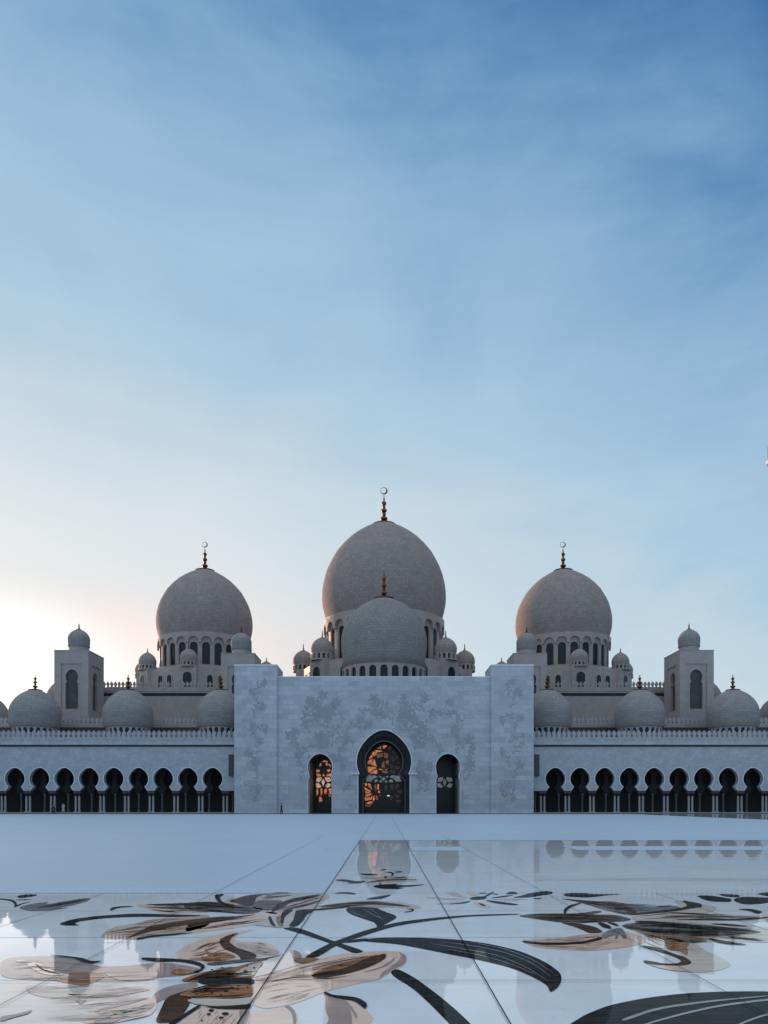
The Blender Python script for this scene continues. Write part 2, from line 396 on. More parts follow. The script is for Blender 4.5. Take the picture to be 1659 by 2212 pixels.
# ------------------------------------------------------------------ the arcade wings
def arcade_wing(s):
    side = 'left' if s < 0 else 'right'
    D = 131.0; XI = 25.0; XO = 150.0; k = D / F  # wings lengthened out of view to keep the low sun off the floor
    w = thing('arcade_wing', f'long pale marble arcade with keyhole arches and domes, {side} of the tall entrance portal', 'arcade', (s * 55, D, 0), 'arcade wings either side of the portal')
    sp = 4.378; c0 = 30.36; n = 13
    zc, r, ap, zp, hb, zb = 6.08, 1.76, 8.06, 4.69, 1.62, 3.97
    outline = []
    xs = sorted(s * (c0 + sp * i) for i in range(n))
    xl, xr = (-XO, -XI) if s < 0 else (XI, XO)
    ZT = 11.70
    outline += [(xl, ZT), (xl, zb)]
    for c in xs:
        arc = list(reversed(arch_curve(c, zc, r, ap, zp)))
        outline += [(c - hb, zb)] + arc + [(c + hb, zb)]
    outline += [(xr, zb), (xr, ZT)]
    part('wall', MB().slab(outline, [], D, D + 1.0), 'wall', w, 30)
    o = wpos(w)
    # arch mouldings
    tp = MB().ribbon([(hb, zb)] + arch_curve(0, zc, r, ap, zp) + [(-hb, zb)], -.13, -.05, .3).mesh('arch_trim', 'trim', 30)
    for c in xs: link('arch_trim', tp, w, (c - o.x, 0, 0))
    # cornice: dark groove, band, parapet foot
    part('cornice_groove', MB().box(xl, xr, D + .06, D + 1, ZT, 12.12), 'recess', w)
    part('cornice', MB().box(xl, xr, D - .18, D + 1.0, 12.12, 13.0).box(xl, xr, D - .28, D + 1.0, 13.0, 13.16).box(xl, xr, D - .10, D + .02, ZT - .16, ZT - .003), 'wall', w)
    pp = part('parapet', MB().box(xl, xr, D - .02, D + .4, 13.16, 13.32), 'parapet', w)
    mm = MB().slab(merlon_outline(.80, 1.36), [], -.16, .16).mesh('merlon', 'parapet', 30)
    g = .889; m = int((90 - XI) / g)
    for i in range(m): link('merlon', mm, pp, (s * (XI + 1.1 + g * (i + .5)) - o.x, .18, 13.32))
    # roof, floor, back of the gallery
    part('roof', MB().box(xl, xr, D + 1.0, 158, 11.75, 12.1), 'hall', w)
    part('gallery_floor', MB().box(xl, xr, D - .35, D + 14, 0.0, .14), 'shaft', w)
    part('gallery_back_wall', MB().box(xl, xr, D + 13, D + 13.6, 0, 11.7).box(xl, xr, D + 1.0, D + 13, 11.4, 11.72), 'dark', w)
    inner = [(xl, 11.4), (xl, 3.6)]
    for c in xs: inner += [(c - 1.75, 3.6)] + list(reversed(arch_curve(c, 6.2, 1.85, 8.3, 4.8))) + [(c + 1.75, 3.6)]
    inner += [(xr, 3.6), (xr, 11.4)]
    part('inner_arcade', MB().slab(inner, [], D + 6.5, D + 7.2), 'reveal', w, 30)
    # columns in pairs under the wall, gilded capitals, dark blocks over them
    sh = MB().lathe([(.20, .42), (.185, .6), (.178, 3.0)], 16).mesh('column', 'shaft', 30)
    ca = MB().lathe([(.17, 3.0), (.21, 3.02), (.19, 3.08), (.15, 3.16), (.19, 3.30), (.29, 3.47), (.30, 3.52), (.2, 3.53)], 12).mesh('capital', 'gold', 30)
    ba = MB().box(-.27, .27, -.27, .27, .14, .26).lathe([(.27, .26), (.27, .32), (.22, .36), (.24, .42), (.17, .44)], 16).mesh('base', 'shaft', 30)
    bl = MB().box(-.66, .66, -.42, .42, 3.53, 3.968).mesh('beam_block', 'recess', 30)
    ic = MB().lathe([(.26, .14), (.26, .4), (.17, .5), (.17, 3.1), (.32, 3.6)], 12).mesh('inner_column', 'inner', 30)
    for i in range(n + 1):
        xc = s * (c0 + sp * (i - .5)) - o.x
        link('beam_block', bl, w, (xc, .5, 0))
        for q in (-.315, .315):
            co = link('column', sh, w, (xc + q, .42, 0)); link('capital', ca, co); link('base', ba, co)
        link('inner_column', ic, w, (xc, 6.85, 0))
    # domes over the gallery
    for x in (477.5, 277, 76):
        X = abs(PX(x, 140)); Rd = 4.6
        dome(w, s * X, 140, 18.55, Rd, 4.85, 1.95, .965, 'dome_blue', (3.0, .48, False, 1.3), ring=[(Rd * .965, -2.3, Rd * 1.0, -1.9), (Rd * .93, -2.55, Rd * .95, -2.3)], drum=(3.98, -6.6, -2.5, 'parapet'), windows=(22, .80, -4.25, -2.75, True), fz=4.68)
    dome(w, s * 86.5, 160, 20.3, 5.1, 5.3, 2.1, .965, 'dome_blue', (3.0, .48, False, 1.3), ring=[(4.93, -2.5, 5.1, -2.05)], drum=(4.4, -8.4, -2.5, 'parapet'), fz=5.1)
    # set-back upper storey with its own crenellation
    y2 = 146.0
    a, b = sorted((s * 20, s * 150))
    part('upper_storey', MB().box(a, b, y2 + .25, y2 + 3, 12.1, 16.75).box(a, b, y2, y2 + 3, 16.75, 17.35), 'hall', w)
    part('upper_groove', MB().box(a, b, y2 + .1, y2 + .26, 16.05, 16.75), 'recess', w)
    part('upper_parapet', crenel_row(MB(), max(a, -95), min(b, 95), y2 + .1, 17.35, .80, 1.42, .86), 'parapet', w, 30)
    return w
for s in (-1, 1): arcade_wing(s)

# ------------------------------------------------------------------ entrance portal
M['carved'] = stone('carved_grey_marble', tuple(v * .66 for v in MARBLE), .15, 1.2, None, bump=.5)
def relief(stems, ok, y, seed):
    """low carved vines on the wall: stems, leaves and rosettes standing 4 cm proud, laid out in wall metres"""
    rng = random.Random(seed); mb = MB()
    def put(poly, k):
        if all(ok(px, pz) for px, pz in poly): mb.slab(poly, [], y - .02 - .0007 * k, y + .02, back=False)
    k = 0
    def leafp(x, z, a, ln, wd):
        pts = []; n = 6; bend = rng.uniform(-.5, .5)
        for i in range(n + 1):
            t = i / n; w_ = wd * math.sin(PI * t) ** .8; o = bend * ln * .35 * math.sin(PI * t)
            pts.append((t * ln, o + w_))
        for i in range(n - 1, 0, -1):
            t = i / n; w_ = wd * math.sin(PI * t) ** .8; o = bend * ln * .35 * math.sin(PI * t)
            pts.append((t * ln, o - w_))
        return [(x + px * math.cos(a) - pz * math.sin(a), z + px * math.sin(a) + pz * math.cos(a)) for px, pz in pts]
    for (x, z, h, length, curv) in stems:
        d = 0.0; side = 1; ph = rng.uniform(0, 6)
        while d < length:
            nx, nz = x + .42 * math.cos(h), z + .42 * math.sin(h)
            px, pz = -math.sin(h) * .055, math.cos(h) * .055
            put([(x + px, z + pz), (x - px, z - pz), (nx - px, nz - pz), (nx + px, nz + pz)], k); k += 1
            if rng.random() < .85:
                put(leafp(x, z, h + side * rng.uniform(.5, 1.3), rng.uniform(.45, 1.0), rng.uniform(.09, .18)), k); k += 1; side = -side
            h += curv * .42 + .30 * math.sin(d * 1.1 + ph); x, z = nx, nz; d += .42
        n = rng.choice((5, 6, 7)); rr = rng.uniform(.7, 1.1)
        for i in range(n): put(leafp(x, z, h + 2 * PI * i / n, rr, rr * .22), k); k += 1
    return mb
def portal():
    D = 128.0
    p = thing('entrance_portal', 'tall flat-fronted marble portal with three keyhole doorways and a dome behind it', 'portal', (0, D, 0))
    xo, xi = 25.9, 18.55
    piers = []
    for s in (-1, 1):
        a, b = sorted((s * xo, s * xi))
        part('pier', MB().box(a, b, D, D + 7.6, 0, PZ(1438, D)), 'facade', p, 0)
        part('pier_coping', MB().box(a - .06, b + .06, D - .06, D + 7.6, PZ(1438, D) + .003, PZ(1438, D) + .22), 'trim', p, 0)
    D1 = D + .55
    zt = PZ(1463, D1)
    # zoom frame of the doorways: origin (860,2060) native, .2833 per unit
    def q(x, y, d): return ((860 + x * .28330) / 1.32188, (2060 + y * .28330) / 1.32188)
    def kx(x, d): return PX(q(x, 0, d)[0], d)
    def kz(y, d): return PZ(q(0, y, d)[1], d)
    kk = .2833 / 1.32188 / F
    main = keyhole(0, kz(405, D1), 275 * kk * D1, kz(88, D1), kz(528, D1), 258 * kk * D1, kz(540, D1), .0, 30)
    sl = keyhole(kx(190, D1), kz(455, D1), 122 * kk * D1, kz(326, D1), kz(552, D1), 118 * kk * D1, kz(592, D1), .0, 24, 104 * kk * D1)
    sr = keyhole(-kx(190, D1), kz(455, D1), 122 * kk * D1, kz(326, D1), kz(552, D1), 118 * kk * D1, kz(592, D1), .0, 24, 104 * kk * D1)
    out = [(-xi, 0)]
    for K in (sl, main, sr): out += list(reversed(K))
    out += [(xi, 0), (xi, zt), (-xi, zt)]
    part('wall', MB().slab(out, [], D1, D1 + .8), 'facade', p, 30)
    part('coping', MB().box(-xi + .05, xi - .05, D1 - .03, D1 + 1.2, zt + .003, zt + .16), 'trim', p, 0)
    part('skirting', MB().box(-xi, -13.35, D1 - .06, D1 + .0, 0, .98).box(-8.9, -4.65, D1 - .06, D1, 0, .98).box(4.65, 8.9, D1 - .06, D1, 0, .98).box(13.35, xi, D1 - .06, D1, 0, .98), 'facade', p, 0)
    for K, nm in ((main, 0), (sl, 1), (sr, 2)):
        part('arch_trim', MB().ribbon(K, -(.16 if nm == 0 else .12), D1 - .07, D1 + .25), 'trim', p, 30)
    for s in (-1, 1):
        a, b = sorted((s * 250 * kk * D1, s * 332 * kk * D1)); part('impost_ledge', MB().box(a, b, D1 - .28, D1 + .3, kz(534, D1), kz(522, D1)), 'trim', p, 0)
    # deep reveals and the doors at their backs
    D2 = D1 + 7.4
    def okc(px, pz):
        if abs(px) > 17.5 or pz > 22.6 or pz < 1.4: return False
        if abs(px) < 5.4 and pz < 11: return False
        if (px / 5.5) ** 2 + ((pz - 9.2) / 6.2) ** 2 < 1: return False
        return not any((px - cx) ** 2 / 6.6 + (pz - 6.3) ** 2 / 20 < 1 or (abs(px - cx) < 2.5 and pz < 6.5) for cx in (-11.1, 11.1))
    for s in (-1, 1):
        rng = random.Random(11 + s); st = []
        for i in range(17): st.append((s * rng.uniform(1.5, 13.5), rng.uniform(12.5, 18.2), rng.uniform(0, 6.28), rng.uniform(2.5, 6.5), rng.uniform(-.5, .5)))
        for i in range(7): st.append((s * rng.uniform(6.2, 8.2), rng.uniform(3.5, 12), R(90) + rng.uniform(-.5, .5), rng.uniform(2, 5), rng.uniform(-.3, .3)))
        for i in range(5): st.append((s * rng.uniform(13.4, 14.6), rng.uniform(4.5, 11), R(90) + rng.uniform(-.5, .5), rng.uniform(2, 5), rng.uniform(-.3, .3)))
        for i, t in enumerate(st):
            mb = relief([t], okc, D1 - .003 * (i % 7), 50 * s + i)
            if mb.v: part('carved_vine', mb, 'carved', p, 0)
        cxp = s * 22.2; st = [(cxp + rng.uniform(-.8, .8), 2.0 + i * 2.05, R(90) + rng.uniform(-.6, .6), rng.uniform(2.2, 3.6), rng.uniform(-.6, .6)) for i in range(10)]
        for i, t in enumerate(st): part('carved_vine', relief([t], lambda px, pz: abs(px - cxp) < 2.3 and 1.4 < pz < 23.6, D - .003 * (i % 7), 90 * s + i), 'carved', p, 0)
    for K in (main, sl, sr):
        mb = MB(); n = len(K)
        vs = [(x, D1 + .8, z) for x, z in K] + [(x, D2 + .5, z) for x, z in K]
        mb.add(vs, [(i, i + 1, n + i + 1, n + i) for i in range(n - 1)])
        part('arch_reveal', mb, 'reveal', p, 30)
    # a second stepped arch inside the main doorway
    D3 = D1 + 3.0
    inner = keyhole(0, kz(405, D3), 187 * kk * D3, kz(200, D3), kz(530, D3), 208 * kk * D3, kz(600, D3), .0, 30)
    frame_out = [(-7.0, 0)] + list(reversed(inner)) + [(7.0, 0), (7.0, 14.6), (-7.0, 14.6)]
    mid = keyhole(0, kz(405, D1 + 1.6), 232 * kk * (D1 + 1.6), kz(150, D1 + 1.6), kz(530, D1 + 1.6), 236 * kk * (D1 + 1.6), kz(570, D1 + 1.6), .0, 30)
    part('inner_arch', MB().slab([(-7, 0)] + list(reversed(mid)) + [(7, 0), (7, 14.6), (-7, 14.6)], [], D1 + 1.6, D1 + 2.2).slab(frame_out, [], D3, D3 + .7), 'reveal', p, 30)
    part('arch_trim', MB().ribbon(inner, -.12, D3 - .05, D3 + .2), 'inner', p, 30)
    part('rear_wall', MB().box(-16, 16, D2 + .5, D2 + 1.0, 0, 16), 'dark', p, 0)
    # portal body and roof behind the front
    part('body', MB().box(-24, -13, D1 + .85, D + 24, 0, 22.2).box(13, 24, D1 + .85, D + 24, 0, 22.2).box(-13, 13, D1 + .85, D + 24, 16.2, 22.2).box(-13, 13, D2 + 1.1, D + 24, 0, 16.1), 'hall', p, 0)
    dr = part('drum_base', MB().lathe([(9.2, 22.2), (9.2, 24.6), (8.3, 24.6)], 48, (0, 145)), 'hall', p)
    Rd = 8.4
    dome(p, 0, 145, 33.2, Rd, 8.9, 4.3, .945, 'dome_portal', (5.6, .62, False, 2.25), ring=[(Rd * .955, -4.9, Rd * .985, -4.35), (Rd * .99, -5.25, Rd * 1.02, -4.95)], drum=(8.15, -9.0, -5.2, 'hall'), windows=(24, 1.38, -8.9, -5.75, False), fz=8.62)
    # ---- glazed doors
    DG = D2 + .3
    doors = []
    def door(name, cxz, lab):
        d = link(name, None, p, (0, 0, 0)); return d
    def g(pts, d=DG - .06):
        return [(kx(x, d), kz(y, d)) for (x, y) in pts]
    def panes(parent, lst, mat, d=DG - .06):
        for pts in lst:
            part('pane', MB().slab(g(pts, d), [], d, d + .04), mat, parent, 0)
    # main door: dark glass sheet, bronze stems, amber, frosted and dim panes
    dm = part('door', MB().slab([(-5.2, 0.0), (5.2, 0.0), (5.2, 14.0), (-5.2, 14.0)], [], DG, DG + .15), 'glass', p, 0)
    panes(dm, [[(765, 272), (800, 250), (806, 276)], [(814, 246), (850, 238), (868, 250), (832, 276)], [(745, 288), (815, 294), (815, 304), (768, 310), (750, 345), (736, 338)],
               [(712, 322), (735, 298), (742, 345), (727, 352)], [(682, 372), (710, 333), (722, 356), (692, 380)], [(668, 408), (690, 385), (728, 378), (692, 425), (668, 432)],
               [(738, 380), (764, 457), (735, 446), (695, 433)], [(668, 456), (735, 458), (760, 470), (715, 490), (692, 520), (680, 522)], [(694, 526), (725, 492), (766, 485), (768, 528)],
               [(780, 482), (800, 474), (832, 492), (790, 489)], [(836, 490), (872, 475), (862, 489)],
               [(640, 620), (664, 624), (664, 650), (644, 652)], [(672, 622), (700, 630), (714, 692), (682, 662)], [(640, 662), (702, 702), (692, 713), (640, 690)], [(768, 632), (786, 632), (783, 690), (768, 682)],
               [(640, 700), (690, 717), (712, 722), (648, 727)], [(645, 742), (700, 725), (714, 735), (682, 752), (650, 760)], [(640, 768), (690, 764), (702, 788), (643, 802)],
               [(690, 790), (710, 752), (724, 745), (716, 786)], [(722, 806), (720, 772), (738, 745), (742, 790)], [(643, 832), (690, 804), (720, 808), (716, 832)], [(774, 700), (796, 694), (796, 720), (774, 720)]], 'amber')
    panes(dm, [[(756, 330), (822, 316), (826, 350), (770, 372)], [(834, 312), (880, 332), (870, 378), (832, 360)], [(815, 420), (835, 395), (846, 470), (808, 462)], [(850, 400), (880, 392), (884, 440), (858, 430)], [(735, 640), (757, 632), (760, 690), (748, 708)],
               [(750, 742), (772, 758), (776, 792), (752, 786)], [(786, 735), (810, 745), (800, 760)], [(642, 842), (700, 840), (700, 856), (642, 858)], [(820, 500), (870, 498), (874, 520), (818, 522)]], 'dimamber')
    panes(dm, [[(650, 604), (672, 545), (706, 543), (730, 575), (702, 606)], [(712, 543), (748, 544), (772, 560), (736, 576)], [(784, 543), (814, 560), (795, 572)], [(811, 578), (830, 559), (849, 578), (830, 599)],
               [(850, 560), (878, 543), (870, 571)], [(890, 558), (915, 542), (947, 544), (926, 573)], [(930, 580), (950, 547), (986, 549), (1012, 604), (960, 606)], [(735, 592), (756, 580), (777, 596), (746, 616)],
               [(788, 604), (805, 590), (822, 608), (790, 614)], [(840, 607), (855, 592), (874, 613), (845, 614)], [(884, 597), (908, 580), (932, 610), (890, 614)]], 'frost')
    right = [[(900, 250), (870, 262), (884, 290), (915, 275)], [(930, 290), (955, 320), (935, 335), (915, 305)], [(965, 340), (985, 375), (960, 380), (948, 355)], [(985, 395), (1000, 430), (968, 428)], [(920, 345), (945, 385), (925, 410), (898, 370)], [(940, 440), (1000, 460), (975, 490), (935, 470)], [(900, 490), (950, 495), (940, 525), (895, 520)], [(905, 430), (930, 455), (905, 475), (890, 450)],
             [(900, 640), (930, 632), (935, 680), (905, 690)], [(945, 640), (990, 625), (985, 655), (955, 690)], [(965, 700), (1015, 690), (1010, 720), (970, 722)], [(945, 735), (1000, 745), (985, 770), (945, 760)], [(900, 740), (930, 760), (915, 800), (892, 780)], [(950, 790), (1005, 790), (1000, 820), (960, 815)], [(840, 650), (870, 645), (868, 690), (845, 700)]]
    panes(dm, right, 'duskglass')
    tr = MB()
    for (x0, y0, x1, y1, wd) in ((830, 925, 830, 800, 7), (736, 900, 924, 900, 9), (700, 890, 740, 640, 4), (930, 890, 900, 640, 4), (830, 800, 790, 690, 4), (830, 800, 880, 680, 4), (660, 915, 1000, 915, 8)):
        (ax, az), (bx, bz) = g([(x0, y0), (x1, y1)]); tr.ribbon([(ax, az), (bx, bz)], wd * kk * DG, DG - .1, DG)
    part('door_frame', tr, 'bronze', dm, 0)
    lamp = part('door_lamp', MB().box(kx(868, DG - 1), kx(890, DG - 1), DG - 1.0, DG - .9, kz(754, DG - 1), kz(744, DG - 1)), plain('lamp_glass', (.9, .9, .9), .3, emit=(1, .97, .9), es=1.2), dm, 0)
    # side doors
    for s, x0, x1 in ((-1, -13.9, -8.6), (1, 8.6, 13.9)):
        ds = part('door', MB().slab([(x0, 0), (x1, 0), (x1, 11), (x0, 11)], [], DG, DG + .15), 'glass', p, 0)
        band = [[(148, 605), (160, 566), (205, 562), (210, 590), (180, 612)], [(205, 612), (222, 575), (240, 610), (222, 655)], [(240, 562), (290, 566), (303, 600), (268, 612), (240, 590)], [(145, 625), (175, 620), (205, 655), (190, 668), (150, 664)], [(240, 655), (265, 622), (303, 630), (290, 660), (262, 668)]]
        if s < 0:
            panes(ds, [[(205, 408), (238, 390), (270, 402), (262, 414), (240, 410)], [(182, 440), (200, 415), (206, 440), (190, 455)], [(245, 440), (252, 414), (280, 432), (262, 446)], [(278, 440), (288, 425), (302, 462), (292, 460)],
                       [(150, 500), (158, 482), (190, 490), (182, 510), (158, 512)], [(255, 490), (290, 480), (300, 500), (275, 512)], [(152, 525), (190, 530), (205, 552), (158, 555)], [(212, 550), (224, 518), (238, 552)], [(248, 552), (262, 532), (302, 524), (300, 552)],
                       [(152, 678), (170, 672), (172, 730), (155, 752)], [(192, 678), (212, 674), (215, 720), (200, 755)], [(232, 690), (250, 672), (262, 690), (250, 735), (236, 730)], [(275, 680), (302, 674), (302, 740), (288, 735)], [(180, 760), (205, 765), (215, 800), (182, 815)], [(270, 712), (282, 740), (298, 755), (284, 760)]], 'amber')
            panes(ds, band, 'rose')
            part('door_frame', MB().box(kx(148, DG), kx(151, DG), DG - .1, DG, 0, 9).box(kx(222, DG), kx(225, DG), DG - .1, DG, 0, kz(760, DG)), 'bronze', ds, 0)
        else:
            panes(ds, [[(1370 + (x - 145), y) for (x, y) in b] for b in band], 'frost')
            part('door_frame', MB().box(kx(1525, DG), kx(1528, DG), DG - .1, DG, 0, 9).box(kx(1448, DG), kx(1451, DG), DG - .1, DG, 0, kz(760, DG)), 'bronze', ds, 0)
    return p
portal()

# ------------------------------------------------------------------ prayer hall with the three great domes
def hall():
    D = 160.0
    h = thing('prayer_hall', 'wide warm-grey prayer hall with three great marble domes behind the portal', 'mosque', (0, D, 0))
    part('wall', MB().box(-66, 66, D + .3, 232, 0, 25.0).box(-66, 66, D + .15, 231, 25.65, 26.75).box(-60, 60, D + .4, 231, 26.75, 27.0), 'hall', h, 0)
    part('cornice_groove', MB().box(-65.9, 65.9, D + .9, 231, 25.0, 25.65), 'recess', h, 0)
    part('parapet', crenel_row(MB().box(-66, 66, D + .05, D + .6, 26.0, 26.72), -66, 66, D + .2, 26.75, .72, 1.45, .82), 'hall', h, 30)
    for s in (-1, 1):
        a, b = sorted((s * 58, s * 82)); part('side_block', MB().box(a, b, 152, 190, 12, 19), 'hall', h, 0)
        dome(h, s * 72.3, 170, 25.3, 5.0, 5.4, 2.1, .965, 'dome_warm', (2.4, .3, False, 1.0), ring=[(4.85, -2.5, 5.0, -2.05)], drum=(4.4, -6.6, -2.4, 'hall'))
    def base(x, y, ap, zroof, rdrum, sc, dz):
        """eight-sided base with a projecting turret under each small dome"""
        z0 = 24.0
        rc = ap / math.cos(PI / 8)
        b = part('dome_base', MB().lathe([(rc, z0), (rc, zroof), (rc * .985, zroof), (rc * .985, zroof - .25), (rdrum * 1.08, zroof + dz), (rdrum * .9, zroof + dz)], 8, (x, y), PI / 8 + PI / 8), 'hall', h, 30)
        o = wpos(b)
        ww = MB().slab(arched(0, 1.35 * sc, -3.3 * sc, 0), [], -.12, .1).mesh('window', 'glass', 30)
        wt = MB().ribbon(arched(0, 1.35 * sc, -3.3 * sc, 0), -.16, -.2, .1).mesh('window_trim', 'parapet', 30)
        wb = MB().slab(arched(0, 2.2 * sc, -4.2 * sc, 0), [], -.12, .1).mesh('window', 'glass', 30)
        bt = MB().ribbon(arched(0, 2.2 * sc, -4.2 * sc, 0), -.18, -.2, .1).mesh('window_trim', 'parapet', 30)
        for i in range(8):
            a = -PI / 2 + i * PI / 4
            rt = ap + 1.2 * sc; ca, sa = math.cos(a), math.sin(a)
            # turret block
            part('turret', MB().rbox((x + (ap - .6) * ca, y + (ap - .6) * sa), 2.0 * sc, 2.15 * sc, z0, zroof + .25, a), 'hall', h, 0)
            f = rt + .2 * sc
            q = link('window', wb, b, (x + (ap - .6 + 2.0 * sc) * ca - o.x, y + (ap - .6 + 2.0 * sc) * sa - o.y, zroof - 1.3 - o.z), a + PI / 2); link('window_trim', bt, q)
            for sd in (-1, 1):
                # two windows on each wall face beside the turret
                fa = a + sd * PI / 8; nx, ny = math.cos(a + sd * 0), math.sin(a)
                tx, ty = -math.sin(a), math.cos(a)
                off = 4.1 * sc * sd
                ex = x + (rc * math.cos(PI / 8)) * 0
                # the octagon has its corners under the turrets, so face centres lie at a +- 22.5 deg
                ux, uy = math.cos(fa), math.sin(fa); vx, vy = -math.sin(fa), math.cos(fa)
                d = -sd * 1.35 * sc
                q = link('window', ww, b, (x + ap * ux + vx * d - o.x, y + ap * uy + vy * d - o.y, zroof - 1.7 - o.z), fa + PI / 2); link('window_trim', wt, q)
        return b
    # side domes
    for s in (-1, 1):
        X = s * 47.2; Y = 195.0; Rd = 12.4
        base(X, Y, 16.0, 34.7, 11.6, 1.0, 1.5)
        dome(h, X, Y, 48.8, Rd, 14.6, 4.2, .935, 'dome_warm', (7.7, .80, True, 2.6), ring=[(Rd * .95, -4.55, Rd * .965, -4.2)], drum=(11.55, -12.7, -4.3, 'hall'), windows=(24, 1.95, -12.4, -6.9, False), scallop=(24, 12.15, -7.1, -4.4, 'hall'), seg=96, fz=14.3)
        for i in (-2, -1, 0, 1, 2):
            a = -PI / 2 + i * PI / 4; rr = 16.2
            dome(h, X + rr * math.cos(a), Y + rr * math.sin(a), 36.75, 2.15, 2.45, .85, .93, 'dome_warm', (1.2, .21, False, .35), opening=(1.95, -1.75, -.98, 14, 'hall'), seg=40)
    # main dome
    X, Y, Rd = 0.0, 196.5, 16.4
    base(X, Y, 21.2, 36.4, 15.2, 1.25, 1.6)
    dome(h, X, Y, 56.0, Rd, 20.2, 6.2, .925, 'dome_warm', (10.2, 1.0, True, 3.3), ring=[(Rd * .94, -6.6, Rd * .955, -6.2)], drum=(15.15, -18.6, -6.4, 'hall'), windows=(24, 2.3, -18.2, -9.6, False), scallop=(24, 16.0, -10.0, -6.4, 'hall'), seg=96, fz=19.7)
    for i in (-2, -1, 0, 1, 2):
        a = -PI / 2 + i * PI / 4; rr = 21.4
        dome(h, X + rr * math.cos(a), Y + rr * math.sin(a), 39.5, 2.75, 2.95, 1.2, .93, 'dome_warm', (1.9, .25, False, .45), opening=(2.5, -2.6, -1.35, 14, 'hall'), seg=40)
hall()

# ------------------------------------------------------------------ four square towers
def tower():
    t = thing('tower', '', 'tower', (0, 0, 0), 'square towers topped by small domes')
    W = 6.95; hw = W / 2; Dp = 8.0; zt = 32.75
    def face(x0, x1):                       # one wall as seen from its own outside, x0..x1
        c = (x0 + x1) / 2; pw = (x1 - x0) * .30
        kh = keyhole(c, 27.5, 1.30, 28.95, 26.42, 1.30, 26.1, 20.95, 22, .99)
        return c, pw, kh
    def wall(fn, x0, x1):
        c, pw, kh = face(x0, x1)
        mb = MB()
        pan = [(c - pw, 12.0), (c + pw, 12.0), (c + pw, 30.1), (c - pw, 30.1)]
        # outer skin with the tall panel opening cut out of the foot, then the recessed panel with the keyhole
        mb.slab([(x0, 12), (c - pw, 12), (c - pw, 30.1), (c + pw, 30.1), (c + pw, 12), (x1, 12), (x1, zt), (x0, zt)], [], 0, .28, fn)
        mb.slab([(c - pw, 12), (c + pw, 12), (c + pw, 30.1), (c - pw, 30.1)], [kh], .22, .75, fn)
        return mb, kh, c
    fr = lambda x, y, z: (x, y, z)
    mb, kh, c = wall(fr, -hw, hw); part('wall', mb, 'tower', t, 30)
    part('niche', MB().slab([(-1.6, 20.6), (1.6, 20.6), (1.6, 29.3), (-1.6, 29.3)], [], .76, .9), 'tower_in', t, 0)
    for s in (-1, 1):
        fs = lambda x, y, z, s=s: (s * (hw - .001 - y), x + .29, z)
        mb, kh, c = wall(fs, 0, Dp - .29); part('wall', mb, 'tower', t, 30)
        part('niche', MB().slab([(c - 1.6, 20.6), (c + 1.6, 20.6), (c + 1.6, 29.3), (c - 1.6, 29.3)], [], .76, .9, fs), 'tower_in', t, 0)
    part('rear_wall', MB().box(-hw + .01, hw - .01, Dp + .003, Dp + .3, 12, zt), 'tower', t, 0)
    part('base', MB().box(-hw, hw, 0, Dp + .3, 0, 11.99), 'tower', t, 0)
    part('roof', MB().box(-hw + .3, hw - .3, .3, Dp - .05, zt - .3, zt - .02).box(-hw - .07, hw + .07, -.07, Dp + .35, zt + .003, zt + .12), 'tower', t, 0)
    d = dome(t, 0, Dp / 2 - .2, 35.75, 2.18, 2.2, 1.45, .955, 'dome_blue', (1.3, .25, False, .5), ring=[(2.1, -1.62, 2.2, -1.42)], drum=(1.98, -2.98, -1.5, 'tower'), seg=40)
    return t
T0 = tower()
for i, (x, D, lab) in enumerate(((154, 150, 'square tower with keyhole niche and small dome, farthest left against the bright sunset glow'),
                                 (513.5, 153, 'grey square tower with small dome rising behind the left pier of the portal'),
                                 (1145.5, 153, 'grey square tower with small dome rising behind the right pier of the portal'),
                                 (1505, 150, 'grey square tower with keyhole niche and small dome, farthest right against the sky'))):
    t = T0 if i == 0 else copy_tree(T0)
    t.location = (PX(x, D), D, 0); t['label'] = lab

# ------------------------------------------------------------------ minaret at the edge of the frame
def minaret():
    X, Y = 82.85, 151.0
    m = thing('minaret', 'tall white minaret whose balcony edge just enters the picture at far right', 'minaret', (X, Y, 0))
    part('base', MB().box(X - 2.3, X + 2.3, Y - 2.3, Y + 2.3, 0, 38).box(X - 2.4, X + 2.4, Y - 2.4, Y + 2.4, 38, 38.8), 'parapet', m, 0)
    part('shaft', MB().lathe([(2.4, 38.8), (2.3, 66.0), (2.5, 69.5), (4.3, 71.6)], 8, (X, Y), PI / 8), 'parapet', m, 25)
    part('balcony', MB().lathe([(4.35, 71.6), (4.35, 72.2), (3.9, 72.6), (3.9, 73.0)], 8, (X, Y), PI / 8), 'trim', m, 25)
    part('railing', MB().lathe([(4.05, 73.0), (4.05, 75.2), (3.9, 75.2), (3.9, 73.0)], 8, (X, Y), PI / 8), 'recess', m, 25)
    part('upper_shaft', MB().lathe([(2.4, 73.0), (2.3, 90), (3.0, 91.5), (3.0, 92.5), (1.5, 92.5), (1.5, 98)], 24, (X, Y)), 'parapet', m, 25)
    d = dome(m, X, Y, 99.4, 1.8, 2.2, 1.4, .9, 'gold', (3.5, .4, True, .6), seg=32)
minaret()

